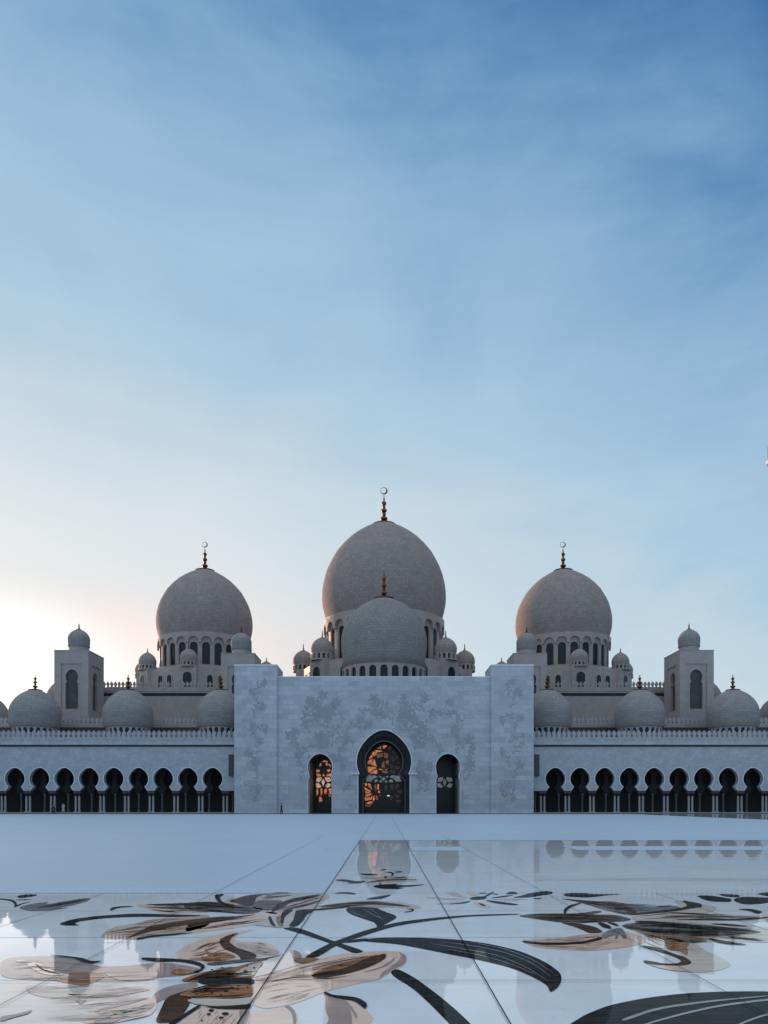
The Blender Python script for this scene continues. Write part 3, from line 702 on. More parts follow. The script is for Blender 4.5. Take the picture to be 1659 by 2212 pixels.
# ------------------------------------------------------------------ wall boxes beside the portal
for s, side in ((-1, 'left'), (1, 'right')):
    D = 130.55
    X = s * PX(1160.4, D); z0, z1 = PZ(1677, D), PZ(1628, D)
    b = thing('wall_loudspeaker', f'tall narrow dark box on the arcade wall beside the {side} pier of the portal', 'loudspeaker', (X, D, z0), 'dark boxes on the arcade walls')
    part('cabinet', MB().box(X - .36, X + .36, D - .12, D + .30, z0, z1 - .10), 'box', b, 0)
    part('top_cap', MB().box(X - .39, X + .39, D - .15, D + .30, z1 - .097, z1), 'trim', b, 0)
    part('bracket', MB().box(X - .12, X + .12, D + .30, D + .45, z0 + .6, z0 + .8).box(X - .12, X + .12, D + .30, D + .45, z1 - .8, z1 - .6), 'box', b, 0)

# ------------------------------------------------------------------ courtyard floor
def sheet(x0, x1, y0, y1, z): return MB().add([(x0, y0, z), (x1, y0, z), (x1, y1, z), (x0, y1, z)], [(0, 1, 2, 3)])
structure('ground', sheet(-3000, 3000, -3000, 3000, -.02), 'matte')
fl = structure('polished_courtyard', sheet(-140, 140, -60, 127.6, 0), 'floor')
XL, XR = -1.09, .94
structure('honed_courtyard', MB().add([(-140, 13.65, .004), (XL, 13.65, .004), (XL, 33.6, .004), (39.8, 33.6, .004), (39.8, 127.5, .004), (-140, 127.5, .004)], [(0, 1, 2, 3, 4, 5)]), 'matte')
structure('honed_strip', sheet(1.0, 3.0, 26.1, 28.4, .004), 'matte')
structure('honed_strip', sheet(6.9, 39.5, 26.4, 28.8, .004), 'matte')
structure('dark_foot_strip', sheet(-90, 90, 118.5, 127.6, .008), 'dark_strip')  # flat dark strip along the foot of the building
jw = .0055
for x in (XL, XR, XL - 2.03, XR + 2.03, XL - 4.06, XR + 4.06, XL - 6.1, XR + 6.1):
    near = abs(x) < 3.5
    y1 = 100 if x in (XL, XR) else (38 if near else 13.6)
    w = jw if abs(x) < 1.5 else jw * .75
    link('paving_joint', sheet(x - w, x + w, -2, y1, .0185 if near else .006).mesh('paving_joint', 'joint', 0), fl)
for y in (4.58, 6.85, 9.13, 11.4, 13.65):
    w = .0055 if y < 9 else .0045
    link('paving_joint', sheet(-9, 13, y - w, y + w, .0185 if y == 6.85 else .0015).mesh('paving_joint', 'joint', 0), fl)

# ------------------------------------------------------------------ inlaid flowers, traced on the photograph and laid out on the ground at their real size
FR = {'A': (0, 2500, .36166), 'B': (150, 2530, .30139), 'C': (550, 2530, .42194), 'D': (500, 2650, .42194), 'E': (900, 2460, .24111), 'F': (1200, 2520, .30139), 'G': (1450, 2520, .44786), 'H': (1050, 2640, .68897)}
def ground(fr, p):
    ox, oy, k = FR[fr]; xn, yn = ox + p[0] * k, oy + p[1] * k
    D = F * 1.32188 * CH / (yn - HOR * 1.32188)
    return ((xn - CX * 1.32188) / (F * 1.32188) * D, D)
def smooth(pts, it=2):
    for _ in range(it):
        out = []; n = len(pts)
        for i in range(n):
            a, b = pts[i], pts[(i + 1) % n]
            out.append((a[0] * .8 + b[0] * .2, a[1] * .8 + b[1] * .2)); out.append((a[0] * .2 + b[0] * .8, a[1] * .2 + b[1] * .8))
        pts = out
    return pts
def inlay_mesh(fr, pts, z, off, it=2):
    g = [ground(fr, p) for p in smooth(pts, it)]
    tr = tessellate_polygon([[Vector((x, y, 0)) for x, y in g]])
    return MB().add([(x - off[0], y - off[1], z) for x, y in g], [tuple(t) for t in tr])
LV = {0: .003, 1: .006, 2: .009, 3: .012, 4: .015}
def inlay(name, label, cat, fr0, anchor, parts, group='flower and leaf inlays in the courtyard floor'):
    a = ground(fr0, anchor); t = thing(name, label, cat, (a[0], a[1], 0), group)
    for (pn, fr, mat, lv, pts) in parts:
        if isinstance(pts[0], list):
            mb = MB()
            for q in pts:
                m1 = inlay_mesh(fr, q, LV[lv], a, 1); mb.add(m1.v, m1.f)
        else: mb = inlay_mesh(fr, pts, LV[lv], a)
        me = mb.mesh(pn, 'i_' + mat, 0)
        for p in me.polygons:
            if p.normal.z < 0: me.flip_normals(); break
        link(pn, me, t)
    return t
def ell(cx, cy, rx, ry, n=8): return [(cx + rx * math.cos(2 * PI * i / n), cy + ry * math.sin(2 * PI * i / n)) for i in range(n)]
def streaks(fr, name, mat, lv, lines, w):
    out = []
    for ln in lines:
        up = [(x, y - w * min(1, .35 + i)) for i, (x, y) in enumerate(ln)]; dn = [(x, y + w * min(1, .35 + i)) for i, (x, y) in enumerate(ln)]
        out.append((name, fr, mat, lv, up + dn[::-1]))
    return out
def feather(fr, name, mat, lv, A, B, n, w, seed, t0=0.0, t1=1.0):
    """n thin tapering streaks of stone between the curves A and B (lists of points of equal length), gathered in one piece"""
    rng = random.Random(seed); out = []
    for i in range(n):
        u = rng.random(); a = rng.uniform(t0, t0 + (t1 - t0) * .6); b = min(t1, a + rng.uniform(.18, .55)); q = []
        for k in range(7):
            t = a + (b - a) * k / 6; f = t * (len(A) - 1); j = min(int(f), len(A) - 2); f -= j
            uu = min(1, max(0, u + .05 * math.sin(5 * t + i)))
            P = [(A[j][c] * (1 - f) + A[j + 1][c] * f) * (1 - uu) + (B[j][c] * (1 - f) + B[j + 1][c] * f) * uu for c in (0, 1)]
            q.append((P, w * rng.uniform(.6, 1.2) * math.sin(PI * (k + .4) / 6.8)))
        out.append([(p[0], p[1] - h) for p, h in q] + [(p[0], p[1] + h) for p, h in reversed(q)])
    return (name, fr, mat, lv, out)
# foreground lily
spots = [('spot', 'D', 'dark', 4, ell(x, y, rx, ry)) for (x, y, rx, ry) in ((135, 440, 14, 6), (145, 457, 11, 5), (208, 436, 15, 5), (200, 415, 9, 4), (250, 448, 12, 6), (295, 403, 9, 4), (345, 437, 18, 6), (385, 410, 12, 4), (430, 402, 9, 4), (425, 425, 10, 4), (490, 412, 9, 4), (310, 462, 8, 4),
        (245, 568, 20, 9), (228, 594, 15, 7), (340, 590, 26, 9), (312, 617, 18, 6), (182, 638, 10, 4), (476, 300, 16, 5), (487, 262, 9, 3), (535, 277, 8, 3), (320, 278, 14, 4), (290, 305, 12, 4), (250, 290, 10, 4))]
inlay('inlaid_lily', 'large pink lily inlay with brown spotted heart, nearest the lower left corner', 'floor inlay', 'D', (400, 400), [
    ('petal', 'D', 'pink', 0, [(0, 165), (100, 110), (210, 60), (330, 35), (470, 15), (540, 12), (430, 45), (390, 70), (450, 95), (560, 90), (650, 110), (710, 155), (690, 185), (600, 190), (440, 215), (200, 245), (100, 215), (30, 215)]),
    ('vein', 'D', 'vein', 1, [(400, 100), (450, 105), (540, 120), (640, 145), (705, 160), (690, 180), (600, 182), (500, 165), (430, 135)]),
    ('vein', 'D', 'brown', 2, [(440, 32), (350, 55), (305, 80), (300, 105), (330, 145), (410, 175), (440, 200), (445, 222), (545, 207), (553, 185), (500, 165), (430, 142), (390, 120), (366, 95), (385, 62)]),
    ('vein', 'D', 'rust', 1, [(205, 132), (215, 160), (260, 172), (340, 165), (430, 200), (330, 225), (200, 235), (165, 190), (240, 205), (205, 165)]),
    ('petal', 'D', 'pink', 0, [(540, 345), (620, 280), (800, 255), (870, 210), (1000, 205), (1100, 180), (1250, 165), (1420, 155), (1520, 160), (1565, 195), (1555, 250), (1490, 290), (1440, 310), (1385, 350), (1250, 375), (1060, 420), (980, 445), (850, 500), (740, 530), (600, 550), (520, 520), (530, 400)]),
    ('petal_rim', 'D', 'mauve', 1, [(1510, 158), (1566, 190), (1562, 240), (1500, 270), (1450, 300), (1400, 330), (1390, 347), (1382, 335), (1400, 305), (1450, 270), (1510, 230), (1530, 190)]),
    ('vein', 'D', 'mauve', 1, [(1270, 300), (1400, 265), (1470, 215), (1490, 195), (1480, 225), (1420, 268), (1300, 300)]),
    ('vein', 'D', 'brown', 2, [(915, 325), (1000, 300), (1120, 285), (1200, 255), (1290, 210), (1430, 172), (1425, 212), (1330, 262), (1200, 305), (1050, 335), (950, 343)]),
    ('vein', 'D', 'rust', 1, [(930, 310), (1020, 270), (1130, 240), (1260, 205), (1400, 178), (1300, 215), (1180, 262), (1060, 300), (960, 320)]),
    ('vein', 'D', 'rust', 1, [(795, 215), (850, 205), (990, 207), (930, 235), (860, 246), (820, 240)]),
    ('petal_tip', 'D', 'mauve', 1, [(770, 148), (830, 158), (858, 185), (856, 207), (820, 212), (792, 200), (790, 175)]),
    ('vein', 'D', 'vein', 1, [(540, 345), (700, 330), (900, 325), (1000, 340), (1100, 340), (900, 350), (700, 356), (540, 360)]),
    ('petal', 'D', 'pale', 1, [(530, 340), (600, 225), (700, 190), (780, 175), (800, 215), (830, 245), (900, 235), (760, 275), (640, 310), (560, 330)]),
    ('petal', 'A', 'mauve', 0, [(0, 690), (60, 652), (200, 640), (400, 638), (560, 660), (700, 700), (800, 722), (1000, 716), (1180, 695), (1330, 690), (1520, 720), (1600, 745), (1500, 790), (1260, 805), (1200, 830), (900, 845), (600, 835), (300, 830), (80, 815), (0, 790)]),
    ('vein', 'A', 'pink', 1, [(100, 675), (200, 670), (300, 690), (380, 740), (470, 770), (540, 785), (430, 795), (320, 780), (240, 730), (190, 690)]),
    ('vein', 'A', 'brown', 2, [(275, 700), (300, 712), (340, 745), (420, 768), (480, 780), (400, 775), (320, 748)]),
    ('vein', 'A', 'rust', 2, [(1340, 770), (1400, 735), (1490, 755), (1560, 770), (1480, 785), (1400, 790)]),
    ('petal', 'A', 'pale', 0, [(-60, 835), (250, 832), (800, 848), (1240, 845), (1235, 960), (1000, 1060), (800, 1172), (-60, 1260)]),
    ('petal', 'A', 'beige', 1, [(190, 870), (350, 870), (500, 890), (900, 905), (1230, 900), (1000, 945), (700, 975), (400, 975), (230, 940)]),
    ('vein', 'A', 'dark', 2, [(520, 938), (620, 945), (710, 943), (640, 955), (580, 952)]),
    ('petal_tip', 'A', 'mauve', 2, [(580, 992), (700, 992), (650, 1008), (638, 1025), (625, 1008)]),
    ('vein', 'A', 'grey', 2, [(0, 1120), (120, 1105), (230, 1075), (262, 1068), (220, 1100), (100, 1130), (0, 1165)]),
    ('petal', 'A', 'pink', 1, [(620, 1172), (760, 1090), (900, 1020), (1050, 985), (1230, 960), (1240, 1060), (1180, 1110), (1000, 1150), (900, 1172)]),
    ('vein', 'A', 'mauve', 2, [(720, 1090), (850, 1040), (1000, 1000), (1200, 965), (1050, 1015), (900, 1050)]),
    ('vein', 'A', 'mauve', 2, [(700, 1172), (900, 1110), (1100, 1040), (1230, 1000), (1200, 1060), (1000, 1120), (900, 1172)]),
    ('petal_edge', 'A', 'dark', 3, [(370, 633), (500, 640), (650, 658), (690, 672), (720, 683), (820, 681), (720, 702), (660, 690), (580, 660), (480, 648)]),
    ('petal_edge', 'A', 'dark', 3, [(1110, 655), (1280, 660), (1440, 668), (1560, 688), (1625, 720), (1600, 752), (1560, 775), (1515, 772), (1590, 745), (1580, 720), (1500, 697), (1400, 682), (1250, 686), (1120, 670)]),
    ('vein', 'A', 'rust', 1, [(530, 770), (700, 765), (830, 790), (820, 810), (720, 860), (640, 875), (560, 860), (420, 832), (440, 810), (560, 795)]),
    ('vein', 'A', 'vein', 1, [(820, 765), (1000, 775), (1240, 755), (1250, 800), (1180, 825), (950, 835), (850, 800)]),
    ('heart', 'D', 'rust', 1, [(20, 360), (150, 312), (300, 280), (400, 270), (520, 235), (600, 225), (590, 260), (540, 300), (530, 345), (400, 360), (150, 372)]),
    ('heart', 'D', 'beige', 2, [(380, 330), (430, 290), (520, 250), (590, 240), (560, 285), (530, 330), (450, 335)]),
    ('petal_edge', 'D', 'dark', 2, [(150, 352), (250, 338), (400, 340), (540, 350), (535, 386), (400, 388), (200, 386), (160, 375)]),
    ('petal_edge', 'D', 'char', 2, [(200, 245), (300, 232), (450, 215), (600, 208), (720, 185), (770, 160), (700, 195), (600, 222), (400, 240), (250, 258)]),
    ('heart', 'D', 'brown', 1, [(-140, 649), (-100, 560), (-60, 470), (60, 430), (120, 420), (100, 520), (60, 580), (0, 640)]),
    ('petal', 'D', 'mauve', 0, [(-140, 440), (-60, 400), (60, 375), (150, 372), (160, 395), (40, 440), (-60, 480), (-150, 520)]),
    ('heart', 'D', 'rust', 3, [(15, 460), (100, 430), (200, 395), (400, 388), (535, 390), (525, 470), (400, 485), (200, 482), (80, 472)]),
    ('petal', 'D', 'beige', 2, [(70, 490), (200, 482), (400, 488), (525, 470), (510, 520), (400, 530), (250, 535), (120, 518)]),
    ('petal_edge', 'D', 'dark', 3, [(170, 528), (300, 545), (450, 530), (520, 522), (500, 556), (350, 558), (250, 552)]),
    ('petal', 'D', 'pink', 1, [(-40, 720), (60, 610), (180, 540), (300, 553), (420, 556), (510, 560), (500, 649), (440, 740)]),
    ('petal_edge', 'D', 'dark', 3, [(-60, 665), (90, 570), (160, 527), (186, 530), (100, 592), (20, 642), (-40, 690)]),
    ('vein', 'D', 'mauve', 2, [(430, 556), (510, 558), (490, 640), (420, 720), (400, 700), (440, 630)]),
    ('petal', 'D', 'pink', 0, [(490, 700), (515, 560), (620, 552), (760, 532), (830, 580), (836, 649), (800, 740)]),
    ('petal_rim', 'D', 'grey', 1, [(735, 535), (775, 528), (815, 570), (825, 640), (800, 660), (795, 590), (770, 550)]),
    ('petal', 'D', 'mauve', 1, [(1022, 450), (1060, 465), (1150, 480), (1190, 560), (1200, 660), (1150, 760), (1000, 700), (1045, 620), (1022, 570), (1015, 500)]),
    ('petal', 'D', 'pink', 0, [(1130, 480), (1200, 488), (1260, 535), (1350, 605), (1310, 655), (1180, 720), (1180, 600)]),
    ('vein', 'D', 'mauve', 1, [(1150, 490), (1200, 540), (1235, 600), (1228, 620), (1200, 570)]),
    ('petal_edge', 'D', 'dark', 3, [(998, 446), (1020, 438), (1060, 460), (1180, 470), (1250, 484), (1303, 520), (1290, 557), (1262, 535), (1215, 497), (1100, 482), (1040, 466)]),
    feather('D', 'streaks', 'rust', 2, [(560, 330), (800, 285), (1100, 220), (1400, 165)], [(560, 380), (800, 345), (1050, 345), (1380, 300)], 20, 2.2, 1),
    feather('D', 'streaks', 'beige', 2, [(560, 400), (700, 380), (900, 370), (1100, 360)], [(600, 540), (720, 520), (850, 480), (1000, 430)], 16, 2.2, 2),
    feather('D', 'streaks', 'brown', 3, [(20, 395), (200, 290), (400, 272), (590, 232)], [(60, 365), (200, 345), (400, 335), (540, 330)], 22, 2.6, 3),
    feather('D', 'streaks', 'brown', 4, [(60, 440), (200, 398), (380, 390), (530, 392)], [(90, 475), (220, 480), (400, 483), (520, 470)], 22, 2.4, 4),
    feather('D', 'streaks', 'rust', 2, [(40, 180), (150, 140), (260, 90), (400, 60)], [(60, 215), (200, 230), (330, 200), (420, 190)], 18, 2.6, 5),
    feather('D', 'streaks', 'beige', 2, [(400, 80), (480, 95), (580, 100), (690, 150)], [(450, 190), (520, 195), (600, 188), (690, 180)], 14, 2.2, 6),
    feather('A', 'streaks', 'mauve', 2, [(0, 700), (300, 660), (600, 700), (1100, 730)], [(100, 810), (300, 820), (700, 830), (1180, 800)], 18, 2.2, 7),
    feather('A', 'streaks', 'beige', 3, [(1235, 870), (900, 905), (500, 930), (100, 960)], [(1235, 1100), (1000, 1150), (780, 1172), (300, 1200)], 40, 2.6, 8),
    feather('A', 'streaks', 'mauve', 3, [(1235, 850), (900, 860), (500, 880), (100, 900)], [(1235, 1000), (900, 1060), (600, 1100), (100, 1130)], 22, 1.8, 9),
    feather('D', 'streaks', 'rust', 2, [(170, 560), (120, 600), (60, 660), (0, 740)], [(500, 570), (480, 620), (450, 700), (420, 760)], 18, 3.0, 10),
] + spots)
# upper left lily
inlay('inlaid_lily', 'long-petalled beige and charcoal lily inlay at centre left of the floor', 'floor inlay', 'C', (400, 180), [
    ('petal', 'A', 'vein', 0, [(780, 490), (840, 440), (920, 400), (1000, 395), (1200, 345), (1400, 330), (1659, 300), (1659, 400), (1450, 455), (1250, 470), (1100, 500), (1050, 512), (1000, 497), (880, 497)]),
    ('vein', 'A', 'brown', 2, [(1005, 492), (1090, 450), (1200, 400), (1400, 365), (1659, 335), (1800, 325), (1659, 365), (1400, 402), (1200, 440), (1060, 482)]),
    ('petal_edge', 'A', 'dark', 2, [(1070, 500), (1200, 475), (1400, 462), (1560, 452), (1400, 472), (1200, 488), (1085, 512)]),
    ('stamen', 'A', 'dark', 2, [(465, 385), (520, 365), (600, 345), (750, 325), (900, 314), (1050, 304), (1300, 309), (1640, 318), (1400, 329), (1100, 326), (850, 335), (680, 355), (600, 370), (590, 388), (640, 397), (560, 396), (500, 395)]),
    ('stamen', 'A', 'dark', 2, [(862, 272), (895, 251), (1000, 244), (1075, 245), (920, 259), (885, 279)]),
    ('petal', 'A', 'pink', 0, [(1070, 240), (1100, 228), (1300, 225), (1500, 215), (1659, 205), (1720, 290), (1450, 296), (1300, 302), (1200, 272)]),
    ('vein', 'A', 'dark', 2, [(1120, 232), (1300, 226), (1500, 220), (1659, 210), (1659, 222), (1500, 236), (1300, 238)]),
    ('petal', 'C', 'pink', 0, [(0, 240), (150, 228), (380, 190), (520, 172), (600, 190), (560, 232), (400, 266), (250, 292), (0, 318), (-60, 300)]),
    ('vein', 'C', 'brown', 1, [(-40, 232), (150, 213), (350, 203), (450, 190), (250, 232), (-40, 278)]),
    ('heart', 'C', 'char', 1, [(-60, 120), (0, 112), (150, 106), (300, 130), (400, 140), (490, 160), (420, 188), (330, 192), (200, 178), (0, 170), (-60, 150)]),
    ('petal', 'C', 'beige', 0, [(205, 105), (270, 80), (400, 60), (560, 45), (750, 40), (920, 55), (930, 80), (880, 110), (840, 150), (700, 166), (600, 190), (520, 190), (420, 150), (300, 132), (240, 130)]),
    ('vein', 'C', 'char', 1, [(420, 110), (520, 95), (620, 100), (560, 140), (520, 170), (440, 160), (400, 145)]),
    ('vein', 'C', 'brown', 2, [(243, 105), (290, 90), (370, 65), (492, 54), (430, 78), (420, 112), (402, 139), (340, 131), (290, 117)]),
    ('stamen', 'C', 'dark', 2, [(148, 60), (222, 56), (182, 75), (192, 105), (255, 132), (232, 141), (180, 117), (152, 85)]),
    ('stamen', 'C', 'grey', 2, [(488, 77), (520, 50), (600, 41), (680, 50), (560, 56), (512, 72), (502, 86)]),
    ('vein', 'C', 'brown', 2, [(528, 165), (580, 120), (680, 85), (800, 65), (880, 57), (780, 87), (650, 117), (592, 157), (540, 178)]),
    ('vein', 'C', 'vein', 1, [(600, 160), (680, 110), (800, 85), (860, 80), (800, 120), (720, 155), (640, 172)]),
    ('petal', 'C', 'beige', 0, [(800, 155), (900, 125), (1050, 105), (1200, 97), (1400, 107), (1520, 132), (1557, 150), (1490, 157), (1350, 147), (1200, 149), (1040, 143), (950, 156), (810, 167)]),
    ('vein', 'C', 'brown', 1, [(830, 142), (1050, 112), (1200, 108), (1380, 122), (1495, 145), (1350, 135), (1180, 124), (1050, 122), (900, 140)]),
    ('vein', 'C', 'vein', 1, [(840, 155), (950, 145), (1040, 128), (1200, 130), (1400, 142), (1200, 145), (1040, 140), (950, 152)]),
    ('petal_edge', 'C', 'dark', 2, [(700, 162), (830, 160), (950, 148), (1040, 139), (1080, 142), (950, 157), (830, 167)]),
    ('stamen', 'C', 'dark', 2, [(1425, 179), (1478, 172), (1490, 164), (1440, 155), (1500, 157), (1496, 172), (1445, 182)]),
    ('calyx', 'C', 'beige', 1, [(388, 262), (510, 210), (540, 200), (620, 170), (700, 160), (825, 167), (772, 195), (742, 242), (700, 272), (640, 287), (560, 281), (470, 273)]),
    ('calyx', 'C', 'rust', 2, [(560, 215), (600, 200), (600, 240), (620, 275), (580, 275)]),
    ('vein', 'C', 'dark', 3, [(508, 212), (530, 209), (545, 250), (568, 280), (530, 268)]),
    ('vein', 'C', 'dark', 3, [(600, 185), (640, 164), (685, 164), (652, 188), (622, 212), (615, 257), (593, 256)]),
    ('vein', 'C', 'dark', 3, [(700, 165), (825, 167), (772, 195), (746, 242), (700, 277), (645, 278), (682, 235), (692, 195)]),
    feather('C', 'streaks', 'brown', 3, [(520, 168), (620, 110), (740, 85), (900, 62)], [(600, 185), (700, 160), (800, 130), (900, 90)], 22, 1.7, 21),
    feather('C', 'streaks', 'dark', 3, [(-120, 120), (60, 112), (240, 125), (470, 150)], [(-180, 165), (60, 175), (240, 182), (450, 185)], 20, 1.7, 22),
    feather('A', 'streaks', 'rust', 1, [(830, 440), (1050, 395), (1300, 345), (1659, 310)], [(860, 492), (1080, 480), (1300, 455), (1659, 395)], 22, 2.8, 23),
    feather('C', 'streaks', 'rust', 1, [(-40, 250), (150, 230), (350, 205), (560, 180)], [(-40, 305), (150, 285), (350, 262), (560, 225)], 16, 1.8, 24),
    feather('C', 'streaks', 'brown', 2, [(830, 150), (1040, 115), (1250, 105), (1500, 135)], [(850, 158), (1040, 140), (1250, 145), (1480, 153)], 16, 1.4, 25),
    feather('C', 'streaks', 'char', 1, [(240, 110), (340, 75), (480, 55), (640, 50)], [(300, 130), (420, 120), (520, 100), (700, 70)], 16, 1.7, 26),
    feather('A', 'streaks', 'char', 1, [(1090, 235), (1250, 228), (1450, 220), (1659, 212)], [(1180, 265), (1300, 290), (1450, 290), (1659, 285)], 20, 2.4, 27),
])
# right lily
inlay('inlaid_lily', 'charcoal-streaked lily inlay with rose petal, at right of the floor', 'floor inlay', 'G', (800, 250), [
    ('calyx', 'G', 'char', 1, [(45, 213), (200, 199), (450, 199), (590, 179), (602, 190), (520, 206), (680, 206), (800, 235), (730, 252), (600, 247), (450, 263), (330, 256), (200, 236)]),
    ('calyx', 'G', 'brown', 1, [(330, 257), (450, 262), (560, 285), (615, 320), (520, 326), (470, 300), (400, 275)]),
    ('petal', 'G', 'grey', 0, [(318, 103), (420, 108), (520, 123), (650, 118), (780, 138), (920, 155), (1065, 147), (1125, 165), (900, 192), (760, 207), (700, 197), (600, 172), (540, 152), (430, 120)]),
    ('vein', 'G', 'brown', 1, [(325, 102), (500, 116), (650, 128), (765, 153), (810, 180), (830, 190), (765, 202), (765, 182), (700, 157), (600, 142), (450, 122)]),
    ('petal', 'G', 'beige', 0, [(1050, 120), (1110, 117), (1200, 130), (1335, 155), (1320, 180), (1250, 200), (1500, 212), (1700, 212), (1700, 248), (1400, 245), (1100, 245), (800, 245), (780, 215), (1000, 180), (1130, 165)]),
    ('vein', 'G', 'dark', 2, [(1108, 114), (1160, 124), (1232, 137), (1242, 158), (1180, 164), (1100, 181), (950, 197), (800, 209), (745, 208), (900, 190), (1080, 170), (1152, 152)]),
    ('vein', 'G', 'dark', 2, [(1040, 240), (1200, 233), (1400, 236), (1560, 228), (1700, 222), (1560, 240), (1400, 244), (1200, 241)]),
    ('petal', 'G', 'beige', 0, [(700, 260), (1000, 245), (1300, 250), (1659, 285), (1720, 300), (1720, 385), (1500, 380), (1400, 372), (1200, 388), (1000, 352), (850, 332)]),
    ('petal', 'G', 'char', 1, [(715, 272), (900, 248), (1100, 266), (1300, 285), (1500, 302), (1640, 318), (1500, 332), (1250, 348), (1000, 338), (850, 312), (760, 297)]),
    ('vein', 'G', 'dark', 2, [(790, 250), (900, 246), (1060, 262), (1200, 272), (1050, 274), (880, 264)]), ('vein', 'G', 'dark', 2, [(1270, 264), (1400, 266), (1560, 284), (1420, 280)]), ('vein', 'G', 'dark', 2, [(1230, 280), (1400, 290), (1620, 315), (1450, 312), (1300, 298)]), ('vein', 'G', 'dark', 2, [(720, 275), (850, 292), (1000, 315), (1120, 330), (980, 328), (820, 306)]), ('vein', 'G', 'dark', 2, [(1000, 300), (1250, 318), (1480, 335), (1300, 340), (1100, 322)]),
    ('vein', 'G', 'dark', 2, [(1265, 354), (1400, 378), (1550, 402), (1400, 396), (1320, 380)]), ('vein', 'G', 'brown', 2, [(1380, 345), (1500, 352), (1659, 378), (1500, 366)]),
    ('petal', 'G', 'rose', 0, [(82, 370), (180, 360), (330, 355), (450, 335), (600, 322), (720, 308), (850, 338), (890, 380), (780, 410), (650, 430), (480, 438), (300, 426), (150, 407)]),
    ('vein', 'G', 'dark', 1, [(82, 371), (200, 384), (350, 387), (480, 379), (600, 346), (605, 365), (500, 391), (350, 401), (200, 399), (110, 389)]),
    ('vein', 'G', 'vein', 1, [(260, 372), (380, 368), (500, 365), (380, 376)]), ('vein', 'G', 'vein', 1, [(480, 402), (560, 398), (640, 384), (640, 394), (560, 408)]),
    ('petal', 'G', 'beige', 0, [(1000, 370), (1200, 388), (1250, 430), (1340, 470), (1415, 510), (1423, 535), (1350, 562), (1240, 577), (1120, 572), (980, 547), (870, 508), (1000, 525), (1110, 530), (1180, 515), (1120, 470), (1060, 430)]),
    ('petal', 'G', 'rose', 1, [(870, 512), (1000, 530), (1100, 535), (1150, 572), (1060, 566), (950, 545)]),
    ('vein', 'G', 'brown', 2, [(858, 502), (900, 503), (1000, 522), (1075, 522), (1110, 507), (1090, 487), (1000, 452), (820, 402), (950, 415), (1060, 460), (1130, 478), (1183, 520), (1080, 535), (950, 530), (880, 518)]),
    ('vein', 'G', 'rust', 1, [(1000, 350), (1100, 368), (1165, 393), (1140, 410), (1150, 437), (1145, 472), (1100, 440), (1010, 430)]),
    ('petal', 'G', 'pale', 1, [(870, 362), (1000, 352), (1002, 430), (940, 405), (880, 385)]),
    ('vein', 'G', 'char', 1, [(840, 340), (1000, 340), (1200, 352), (1290, 376), (1160, 392), (1040, 365)]),
    ('heart', 'G', 'grey', 2, [(598, 332), (640, 310), (720, 288), (755, 330), (758, 362), (735, 360), (710, 320), (700, 358), (680, 365), (690, 335), (650, 345), (610, 362)]),
    ('stamen', 'G', 'dark', 3, [(570, 260), (610, 262), (660, 285), (655, 300), (600, 285)]), ('stamen', 'G', 'dark', 3, [(620, 252), (680, 262), (715, 280), (690, 280)]),
    ('stamen', 'G', 'dark', 2, [(355, 201), (357, 170), (400, 145), (465, 130), (469, 135), (410, 156), (375, 180), (371, 201)]),
    ('stamen', 'G', 'dark', 2, [(920, 160), (1000, 150), (1065, 147), (1000, 156)]),
    ('stamen', 'G', 'dark', 2, [(1452, 172), (1550, 169), (1632, 190), (1590, 203), (1540, 181)]),
    feather('G', 'streaks', 'dark', 3, [(740, 268), (1000, 252), (1300, 270), (1659, 300)], [(800, 300), (1000, 345), (1300, 352), (1659, 372)], 32, 1.7, 31),
    feather('G', 'streaks', 'rust', 2, [(760, 285), (1000, 320), (1150, 345), (1350, 372)], [(840, 330), (960, 400), (1080, 430), (1200, 440)], 24, 2.2, 32),
    feather('G', 'streaks', 'char', 2, [(330, 104), (520, 122), (700, 130), (1000, 150)], [(450, 125), (620, 175), (740, 200), (900, 188)], 22, 1.6, 33),
    feather('G', 'streaks', 'brown', 3, [(100, 208), (300, 203), (500, 200), (720, 215)], [(150, 228), (350, 252), (500, 255), (720, 250)], 30, 1.7, 34),
    feather('G', 'streaks', 'vein', 1, [(110, 375), (300, 358), (500, 340), (760, 320)], [(170, 408), (350, 428), (550, 432), (780, 400)], 22, 1.8, 35),
    feather('G', 'streaks', 'brown', 1, [(820, 215), (1050, 190), (1250, 200), (1650, 216)], [(820, 240), (1050, 240), (1300, 240), (1650, 240)], 20, 1.6, 36),
])
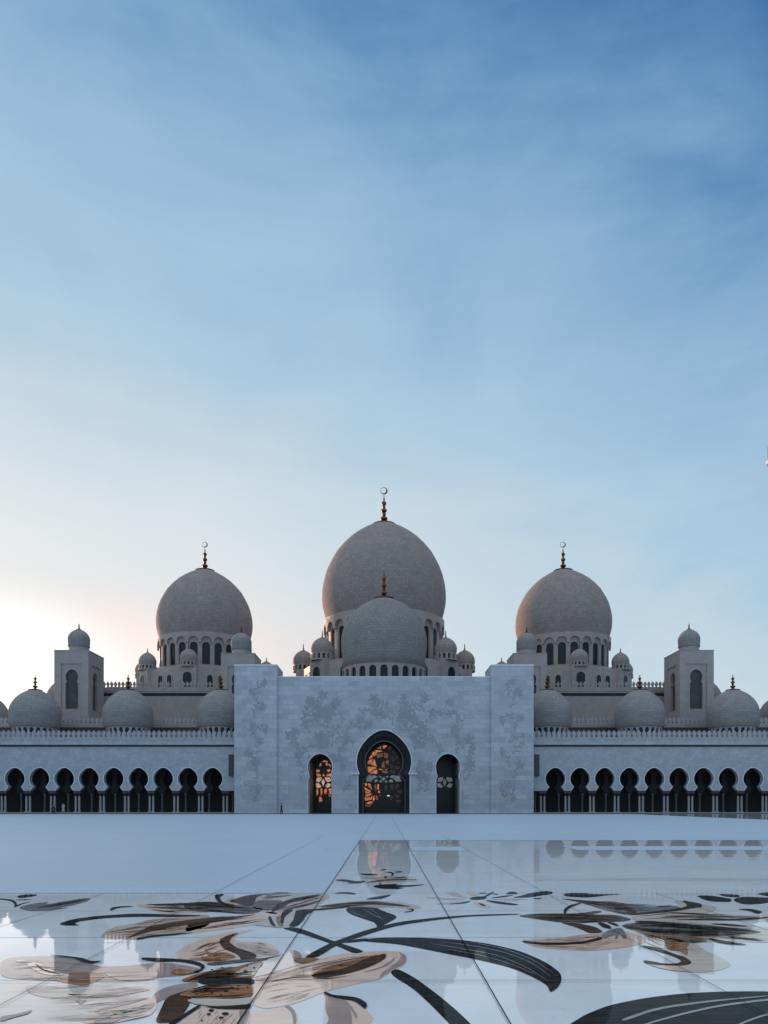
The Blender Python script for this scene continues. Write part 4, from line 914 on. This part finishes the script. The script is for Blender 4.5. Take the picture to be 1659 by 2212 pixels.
# far small flowers
inlay('inlaid_flower', 'small beige and black flower inlay lying between the two central paving joints', 'floor inlay', 'E', (830, 240), [
    ('petal', 'E', 'dark', 1, [(513, 142), (600, 148), (742, 148), (748, 160), (600, 166), (565, 158)]), ('petal', 'E', 'dark', 1, [(768, 102), (800, 94), (842, 92), (845, 101), (780, 108)]),
    ('stamen', 'E', 'dark', 1, [(793, 126), (900, 124), (932, 140), (928, 165), (888, 182), (914, 156), (892, 136)]), ('petal', 'E', 'dark', 1, [(935, 123), (1036, 116), (1030, 129), (945, 133)]),
    ('petal', 'E', 'dark', 1, [(228, 216), (350, 212), (480, 235), (612, 231), (530, 262), (355, 259), (430, 248), (260, 229)]),
    ('petal', 'E', 'beige', 0, [(513, 187), (750, 192), (830, 168), (1000, 183), (1205, 184), (1050, 205), (1270, 245), (1000, 238), (900, 245), (700, 240), (540, 258), (760, 214), (620, 205)]),
    ('vein', 'E', 'char', 1, [(560, 259), (780, 216), (950, 204), (1280, 217), (960, 224), (820, 232)]), ('vein', 'E', 'dark', 2, [(815, 180), (850, 178), (845, 205), (815, 205)]), ('vein', 'E', 'dark', 1, [(910, 190), (1060, 182), (1090, 192), (960, 198)]),
    ('leaf', 'E', 'dark', 1, [(688, 292), (760, 275), (1000, 267), (930, 285), (1150, 280), (1327, 271), (1150, 299), (930, 309), (1067, 315), (1000, 326), (800, 326), (700, 308)]),
    ('stem', 'E', 'dark', 1, [(760, 250), (776, 250), (776, 280), (760, 280)]),
])
inlay('inlaid_flower', 'small pale star-shaped flower inlay just right of the right central paving joint', 'floor inlay', 'F', (500, 160), [
    ('petal', 'F', 'beige', 0, [(233, 95), (330, 91), (380, 115), (465, 150), (380, 142), (280, 116)]), ('petal', 'F', 'pink', 0, [(428, 105), (470, 85), (540, 88), (565, 115), (500, 127)]),
    ('petal', 'F', 'beige', 0, [(32, 142), (150, 139), (300, 150), (465, 160), (300, 166), (120, 156)]), ('petal', 'F', 'beige', 0, [(128, 207), (250, 189), (475, 173), (400, 202), (250, 211)]),
    ('petal', 'F', 'pink', 0, [(488, 178), (540, 188), (620, 198), (683, 235), (620, 243), (530, 224)]), ('petal', 'F', 'beige', 0, [(640, 160), (860, 149), (1062, 157), (850, 174)]),
    ('vein', 'F', 'dark', 1, [(238, 207), (400, 193), (500, 169), (420, 202)]), ('heart', 'F', 'dark', 1, [(463, 151), (520, 134), (632, 134), (622, 156), (540, 166), (480, 162)]),
    ('vein', 'F', 'dark', 1, [(640, 152), (780, 129), (905, 119), (780, 142)]), ('vein', 'F', 'dark', 1, [(598, 165), (760, 183), (945, 211), (880, 217), (700, 197)]), ('vein', 'F', 'dark', 1, [(545, 196), (600, 205), (628, 230), (580, 221)]),
    ('stamen', 'F', 'dark', 1, [(600, 134), (680, 92), (705, 86), (690, 100), (625, 136)]), ('stamen', 'F', 'dark', 1, [(555, 100), (632, 98), (630, 104), (560, 107)]), ('stamen', 'F', 'dark', 1, [(680, 108), (742, 110), (740, 117), (690, 114)]),
])
def leaf(name, label, cat, fr, anchor, parts): inlay(name, label, cat, fr, anchor, parts)
leaf('inlaid_leaf', 'rounded black leaf inlay right of the pale star-shaped flower', 'floor inlay', 'F', (1050, 115), [('blade', 'F', 'dark', 0, [(858, 146), (960, 125), (1040, 100), (1200, 79), (1263, 92), (1242, 112), (1100, 132), (1040, 142)]), ('blade', 'F', 'dark', 0, [(798, 113), (850, 87), (910, 91), (933, 109)]), ('blade', 'F', 'dark', 0, [(1048, 152), (1168, 147), (1120, 161)])])
leaf('inlaid_leaf', 'thin black forked leaf inlay above the charcoal-streaked lily', 'floor inlay', 'G', (520, 80), [('blade', 'G', 'dark', 0, [(348, 78), (380, 67), (500, 67), (520, 75), (750, 74), (620, 83), (560, 92), (500, 97), (380, 91)])])
leaf('inlaid_leaf', 'cluster of rounded black leaves inlaid at the right edge of the floor', 'floor inlay', 'G', (1450, 110), [('blade', 'G', 'dark', 0, [(1198, 82), (1300, 84), (1432, 105), (1420, 126), (1300, 123), (1240, 107)]), ('blade', 'G', 'dark', 0, [(1333, 71), (1482, 79), (1475, 96), (1380, 91)]), ('blade', 'G', 'dark', 1, [(1428, 112), (1490, 91), (1659, 98), (1720, 104), (1690, 122), (1622, 137), (1500, 142)]), ('blade', 'G', 'dark', 0, [(1578, 71), (1659, 62), (1740, 66), (1740, 88), (1659, 90)])])
leaf('inlaid_leaf', 'short black sliver of leaf inlaid just left of centre, beyond the long beige petal', 'floor inlay', 'E', (350, 375), [('blade', 'E', 'dark', 0, [(198, 383), (300, 363), (400, 364), (488, 380), (470, 394), (350, 381)])])
leaf('inlaid_leaf', 'black pointed leaf inlay touching the top of the long beige petal', 'floor inlay', 'E', (740, 425), [('blade', 'E', 'dark', 0, [(578, 452), (700, 420), (908, 392), (870, 416), (770, 450)])])
leaf('inlaid_leaf', 'drooping black leaf inlay with grey veins under the long beige petal', 'floor inlay', 'C', (1200, 200), [('blade', 'C', 'dark', 0, [(1038, 155), (1060, 143), (1240, 146), (1290, 170), (1370, 198), (1384, 215), (1340, 242), (1272, 277), (1248, 292), (1245, 265), (1230, 247), (1180, 231), (1080, 197), (1045, 175)])] + streaks('C', 'vein', 'line', 1, [[(1068, 160), (1090, 185), (1180, 215)], [(1150, 155), (1200, 185), (1280, 225)], [(1180, 150), (1240, 180), (1290, 240)]], 1.6))
leaf('inlaid_leaf', 'long curved black leaf inlay sweeping right across the right paving joint', 'floor inlay', 'H', (400, 100), [('blade', 'H', 'dark', 1, [(-30, 68), (0, 60), (100, 54), (250, 57), (380, 64), (520, 84), (640, 114), (740, 159), (797, 200), (805, 230), (790, 262), (756, 285), (746, 255), (700, 226), (600, 181), (480, 151), (350, 126), (200, 96), (120, 81), (0, 72)])] + streaks('H', 'vein', 'line', 2, [[(300, 75), (420, 88), (560, 115), (680, 160), (760, 220)], [(260, 82), (400, 104), (540, 130), (660, 180), (750, 240)], [(420, 75), (560, 100), (690, 150), (770, 205)], [(330, 105), (460, 128), (590, 165), (700, 212)]], 1.1))
leaf('inlaid_leaf', 'broad dark leaf inlay with pale veins filling the lower right corner', 'floor inlay', 'H', (1400, 360), [('blade', 'H', 'dark', 0, [(800, 440), (845, 410), (900, 375), (1000, 335), (1150, 305), (1300, 287), (1450, 279), (1659, 277), (1900, 290), (1900, 470), (1300, 470), (1000, 460)])] + streaks('H', 'vein', 'line', 1, [[(1080, 450), (1150, 416), (1300, 374), (1450, 340), (1659, 313), (1850, 305)], [(1480, 445), (1550, 412), (1659, 372), (1850, 345)]], 4) + [('vein', 'H', 'grey', 1, [(1050, 395), (1200, 345), (1400, 318), (1659, 296), (1659, 300), (1400, 326), (1200, 355), (1060, 405)])])
leaf('inlaid_stem', 'black stem inlay crossing from the beige lily down to the right', 'floor inlay', 'C', (900, 370), [('stalk', 'C', 'dark', 0, [(595, 286), (700, 279), (800, 313), (940, 369), (1050, 403), (1168, 443), (1100, 462), (1000, 417), (880, 372), (720, 319)])])  # a flower stem set into the floor, like those below
leaf('inlaid_stem', 'long black stem inlay curving right into the charcoal-streaked lily', 'floor inlay', 'C', (1100, 330), [('stalk', 'C', 'dark', 1, [(745, 490), (850, 430), (940, 384), (1010, 359), (1145, 310), (1250, 280), (1400, 244), (1659, 214), (1880, 197), (2150, 190), (2240, 191), (2150, 197), (1880, 206), (1659, 229), (1400, 266), (1270, 301), (1120, 351), (1040, 376), (960, 411), (840, 488)]), ('stalk', 'C', 'dark', 2, [(1000, 388), (1100, 364), (1185, 356), (1192, 372), (1080, 383)])])
leaf('inlaid_stem', 'thick black stem inlay running off the bottom edge right of the pink petal', 'floor inlay', 'H', (250, 290), [('stalk', 'H', 'dark', 0, [(93, 197), (122, 182), (200, 224), (300, 299), (372, 360), (430, 416), (480, 470), (400, 480), (338, 412), (270, 342), (190, 267), (108, 217)])])
leaf('inlaid_leaf', 'spray of dark grey leaves inlaid at the far left of the floor', 'floor inlay', 'A', (400, 230), [('blade', 'A', 'grey', 0, [(132, 256), (250, 222), (392, 209), (352, 232), (500, 205), (650, 180), (724, 179), (690, 206), (560, 241), (430, 256), (567, 254), (400, 277), (240, 285)]), ('blade', 'A', 'dark', 1, [(260, 262), (420, 230), (600, 198), (700, 186), (600, 212), (430, 245)]), ('blade', 'A', 'dark', 0, [(128, 166), (180, 150), (290, 149), (290, 160), (200, 176), (150, 179)]), ('stem', 'A', 'dark', 0, [(-20, 179), (90, 189), (130, 209), (137, 240), (104, 260), (118, 232), (90, 202), (-20, 188)]), ('stem', 'A', 'dark', 0, [(100, 192), (180, 190), (265, 188), (180, 197)]), ('stem', 'A', 'dark', 0, [(120, 240), (170, 220), (260, 205), (180, 226), (130, 248)])])

# ------------------------------------------------------------------ people
def skinned(name, nodes, edges, mat, root=0, sub=2):
    me = bpy.data.meshes.new(name); me.from_pydata([n[0] for n in nodes], edges, [])
    o = bpy.data.objects.new(name, me); COL.objects.link(o)
    sk = o.modifiers.new('skin', 'SKIN'); o.modifiers.new('sub', 'SUBSURF').levels = sub
    for i, v in enumerate(me.skin_vertices[0].data):
        v.radius = nodes[i][1] if isinstance(nodes[i][1], tuple) else (nodes[i][1],) * 2
        v.use_root = (i == root)
    dg = bpy.context.evaluated_depsgraph_get(); dg.update()
    nm = bpy.data.meshes.new_from_object(o.evaluated_get(dg)); nm.name = name
    bpy.data.objects.remove(o); nm.materials.clear(); nm.materials.append(M[mat]); nm.shade_smooth()
    return nm
def person(label, loc, rz, robe, stride=.16, seated=False, head='hair', walk=False):
    p = thing('person', label, 'person', loc); p.rotation_euler = (0, 0, rz)
    N = []; E = []
    def add(co, r, par=None):
        N.append((Vector(co), r)); i = len(N) - 1
        if par is not None: E.append((par, i))
        return i
    dz = -.42 if seated else 0
    pel = add((0, 0, .95 + dz), (.15, .11)); sp = add((0, .0, 1.15 + dz), (.14, .10), pel); ch = add((0, 0, 1.34 + dz), (.17, .11), sp)
    nk = add((0, -.01, 1.49 + dz), .055, ch); hd = add((0, -.02, 1.58 + dz), (.07, .085), nk); tp = add((0, -.015, 1.70 + dz), (.065, .08), hd)
    no = add((0, -.105, 1.60 + dz), .012, hd)
    for s in (-1, 1):
        ear = add((s * .078, .0, 1.61 + dz), .012, hd)
        shd = add((s * .17, 0, 1.40 + dz), .06, ch); el = add((s * .23, .02 + s * .05, 1.13 + dz), .045, shd); wr = add((s * .23, -.04 + s * .10, .90 + dz), .032, el); pa = add((s * .23, -.05 + s * .11, .82 + dz), (.018, .036), wr)
        for q in range(4): k = add((s * (.225), -.085 + s * .11 + q * .022, .75 + dz), .009, pa); add((s * .215, -.09 + s * .11 + q * .022, .70 + dz + abs(q - 1.4) * .008), .008, k)
        th = add((s * .205, -.10 + s * .11, .82 + dz), .010, pa); add((s * .2, -.11 + s * .11, .77 + dz), .009, th)
        hp = add((s * .09, 0, .88 + dz), .10, pel)
        if seated: kn = add((s * .11, -.42, .50), .06, hp); an = add((s * .11, -.44, .09), .045, kn); add((s * .11, -.58, .04), (.04, .03), an)
        else: kn = add((s * .09, -.03 + s * stride * .5, .50), .065, hp); an = add((s * .09, s * stride + .02, .09), .042, kn); add((s * .09, s * stride - .13, .04), (.04, .03), an)
    link('body', skinned('body', N, E, 'skin'), p)
    mb = MB()
    pr = ((.0, 1.47), (.10, 1.46), (.19, 1.41), (.195, 1.30), (.17, 1.12), (.185, .92), (.20, .70), (.205, .60), (.19, .60)) if walk else ((.0, 1.47), (.10, 1.46), (.20, 1.41), (.205, 1.30), (.18, 1.12), (.19, .92), (.20, .6), (.23, .12), (.2, .12))
    if seated: pr = tuple((r, z + dz) for r, z in pr[:6]) + ((.30, .40), (.30, .05))
    n = 20; vs = []; fs = []; k = len(pr)
    for i in range(n):
        a = 2 * PI * i / n
        for (r, z) in pr:
            low = max(0, min(1, (.95 - z) / .8)); fold = 1 + .06 * low * math.sin(a * 5)
            vs.append((r * 1.1 * math.cos(a) * fold, r * (.72 + (.55 if not seated else .9) * low) * math.sin(a) * fold - (.2 * low if seated else 0), z))
    for i in range(n):
        for q in range(k - 1): fs.append((i * k + q, ((i + 1) % n) * k + q, ((i + 1) % n) * k + q + 1, i * k + q + 1))
    link('robe', mb.add(vs, fs).mesh('robe', robe, 50), p)
    if walk:
        for s in (-1, 1):
            tr = [(Vector((s * .09, 0, .86)), .115), (Vector((s * .09, -.03 + s * stride * .5, .50)), .085), (Vector((s * .09, s * stride + .02, .10)), .07)]
            link('trouser_leg', skinned('trouser_leg', tr, [(0, 1), (1, 2)], robe), p)
    for s in (-1, 1):
        sl = [(Vector((s * .17, 0, 1.41 + dz)), .075), (Vector((s * .23, .02 + s * .05, 1.13 + dz)), .066), (Vector((s * .23, -.04 + s * .10, .91 + dz)), .06)]
        link('sleeve', skinned('sleeve', sl, [(0, 1), (1, 2)], robe), p)
    hb = MB()
    if head == 'hair': hb.lathe([(.088, 1.60 + dz), (.100, 1.66 + dz), (.09, 1.74 + dz), (.05, 1.785 + dz), (0, 1.79 + dz)], 18, (0, .012))
    else: hb.lathe([(.14, 1.42 + dz), (.115, 1.5 + dz), (.105, 1.62 + dz), (.100, 1.70 + dz), (.06, 1.785 + dz), (0, 1.80 + dz)], 18, (0, .03))
    link('hair' if head == 'hair' else 'headscarf', hb.mesh('hair', 'hair' if head == 'hair' else robe, 50), p)
    return p
Dp = 112.0
person('person in dark clothes walking past the left pier of the portal', (PX(608, Dp), Dp, .012), R(80), 'robe', stride=.24, walk=True)
person('person in black sitting at the foot of a column pair in the left arcade', (PX(117, 131), 130.6, .14), R(20), 'robe', seated=True, head='scarf')
person('person in white standing inside the third arch from the left', (PX(137, 133.5), 133.5, .14), R(-20), 'white_cloth', stride=.05)

# ------------------------------------------------------------------ sky, sun, camera
AZ, EL = R(40), R(4.5)          # the sun stands low behind the mosque, to the left
w = bpy.data.worlds.new('World'); S.world = w; w.use_nodes = True
nt = w.node_tree; N = NB(nt); bg = nt.nodes['Background']
sky = N.n('ShaderNodeTexSky'); sky.sky_type = 'NISHITA'; sky.sun_disc = False; sky.sun_elevation = EL; sky.sun_rotation = -AZ; sky.air_density = 1.0; sky.dust_density = 1.0; sky.ozone_density = 2.0
tc = N.n('ShaderNodeTexCoord'); sep = N.n('ShaderNodeSeparateXYZ'); N.l(tc.outputs['Generated'], sep.inputs[0])
X, Y, Z = sep.outputs
def srgb(r, g, b): return tuple(((c / 255 + .055) / 1.055) ** 2.4 if c > 10 else c / 3294.6 for c in (r, g, b))
# elevation pushed up to the right, so the right side of the sky is deeper
ex = N.math('MULTIPLY', X, N.math('ADD', .26, N.math('MULTIPLY', X, .33)))
mp = N.n('ShaderNodeMapping'); mp.inputs['Scale'].default_value = (1.25, 1.25, 2.1); mp.inputs['Rotation'].default_value = (0, R(-14), 0); N.l(tc.outputs['Generated'], mp.inputs[0])
c1 = N.n('ShaderNodeTexNoise', i_Scale=2.1, i_Detail=8.0, i_Roughness=.58, i_Distortion=.5); N.l(mp.outputs[0], c1.inputs['Vector'])
mp2 = N.n('ShaderNodeMapping'); mp2.inputs['Scale'].default_value = (1.0, 1.0, 7.0); mp2.inputs['Rotation'].default_value = (0, R(16), 0); N.l(tc.outputs['Generated'], mp2.inputs[0])
c2 = N.n('ShaderNodeTexNoise', i_Scale=3.0, i_Detail=8.0, i_Roughness=.6, i_Distortion=.4); N.l(mp2.outputs[0], c2.inputs['Vector'])
e = N.math('ADD', Z, ex)
e = N.math('ADD', e, N.math('MULTIPLY', N.math('SUBTRACT', .5, c1.outputs[0]), .30))
e = N.math('ADD', e, N.math('MULTIPLY', N.math('SUBTRACT', .5, c2.outputs[0]), .11))
grad = N.ramp(e, [(0.0, srgb(225, 232, 235)), (.25, srgb(212, 227, 236)), (.37, srgb(198, 219, 234)), (.46, srgb(180, 209, 231)), (.58, srgb(162, 195, 225)), (.667, srgb(138, 178, 214)), (.735, srgb(106, 152, 198)), (.85, srgb(48, 106, 162)), (1.0, srgb(80, 130, 185))])
grad = N.mix(1.0, grad, (.85, .865, .865), 'MULTIPLY')
# bright patch of sky added overhead, out of view, to light the floor
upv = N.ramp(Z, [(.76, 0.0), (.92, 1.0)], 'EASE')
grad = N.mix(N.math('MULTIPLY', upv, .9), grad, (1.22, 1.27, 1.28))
# warm white glow round the hidden sun
sd = Vector((-math.sin(AZ) * math.cos(EL), math.cos(AZ) * math.cos(EL), math.sin(EL)))
dp = N.n('ShaderNodeVectorMath', operation='DOT_PRODUCT'); N.l(tc.outputs['Generated'], dp.inputs[0]); dp.inputs[1].default_value = sd
gl = N.ramp(dp.outputs['Value'], [(.55, 0.0), (.76, .20), (.88, .58), (1.0, .92)], 'EASE')
lowz = N.ramp(Z, [(0.0, 1.0), (.28, .85), (.56, 0.0)], 'EASE')
gmask = N.math('MULTIPLY', gl, lowz)
col = N.mix(gmask, grad, (.83, .82, .80))
pinkm = N.math('MULTIPLY', N.ramp(dp.outputs['Value'], [(.70, 0.0), (.925, 1.0), (.965, .15), (1.0, .05)]), N.ramp(Z, [(0.0, 1.0), (.20, .55), (.30, 0.0)], 'EASE'))
col = N.mix(N.math('MULTIPLY', pinkm, .75), col, (1.0, .70, .62))
# deeper, bluer sky away from the sun
back = N.ramp(N.math('MULTIPLY', Y, -1.0), [(0.0, 0.0), (.6, 1.0)])
col = N.mix(N.math('MULTIPLY', back, .75), col, (.38, .55, .74))
hot = N.math('MULTIPLY', N.ramp(dp.outputs['Value'], [(.83, 0.0), (.92, .22), (.98, 1.0)], 'EASE'), N.ramp(Z, [(0.0, 1.0), (.15, .6), (.28, 0.0)], 'EASE'))
hv = N.n('ShaderNodeVectorMath', operation='SCALE'); hv.inputs[0].default_value = (1.0, .90, .85); N.l(hot, hv.inputs['Scale'])
av = N.n('ShaderNodeVectorMath', operation='ADD'); N.l(col, av.inputs[0]); N.l(hv.outputs[0], av.inputs[1]); col = av.outputs[0]
nis = N.mix(1.0, sky.outputs[0], (.10, .10, .10), 'MULTIPLY')
col = N.mix(.10, col, nis)
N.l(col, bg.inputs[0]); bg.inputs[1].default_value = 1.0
sl = bpy.data.lights.new('sun', 'SUN'); sl.energy = 3.0; sl.angle = R(.6); sl.color = (1.0, .58, .38)
so = bpy.data.objects.new('sun', sl); COL.objects.link(so); so.rotation_euler = sd.to_track_quat('Z', 'Y').to_euler(); so.location = (-100, 150, 120)

cam = bpy.data.cameras.new('camera'); co = bpy.data.objects.new('camera', cam); COL.objects.link(co)
co.location = (0, 0, CH); co.rotation_euler = (PI / 2, 0, 0)
cam.sensor_fit = 'VERTICAL'; cam.sensor_height = 36; cam.lens = F / 2212 * 36; cam.shift_y = (HOR - 1106) / 2212
cam.clip_start = .1; cam.clip_end = 8000
S.camera = co
vs = S.view_settings; vs.view_transform = 'Standard'; vs.look = 'None'; vs.exposure = 0.2; vs.gamma = 1
S.render.resolution_x = 768; S.render.resolution_y = 1024
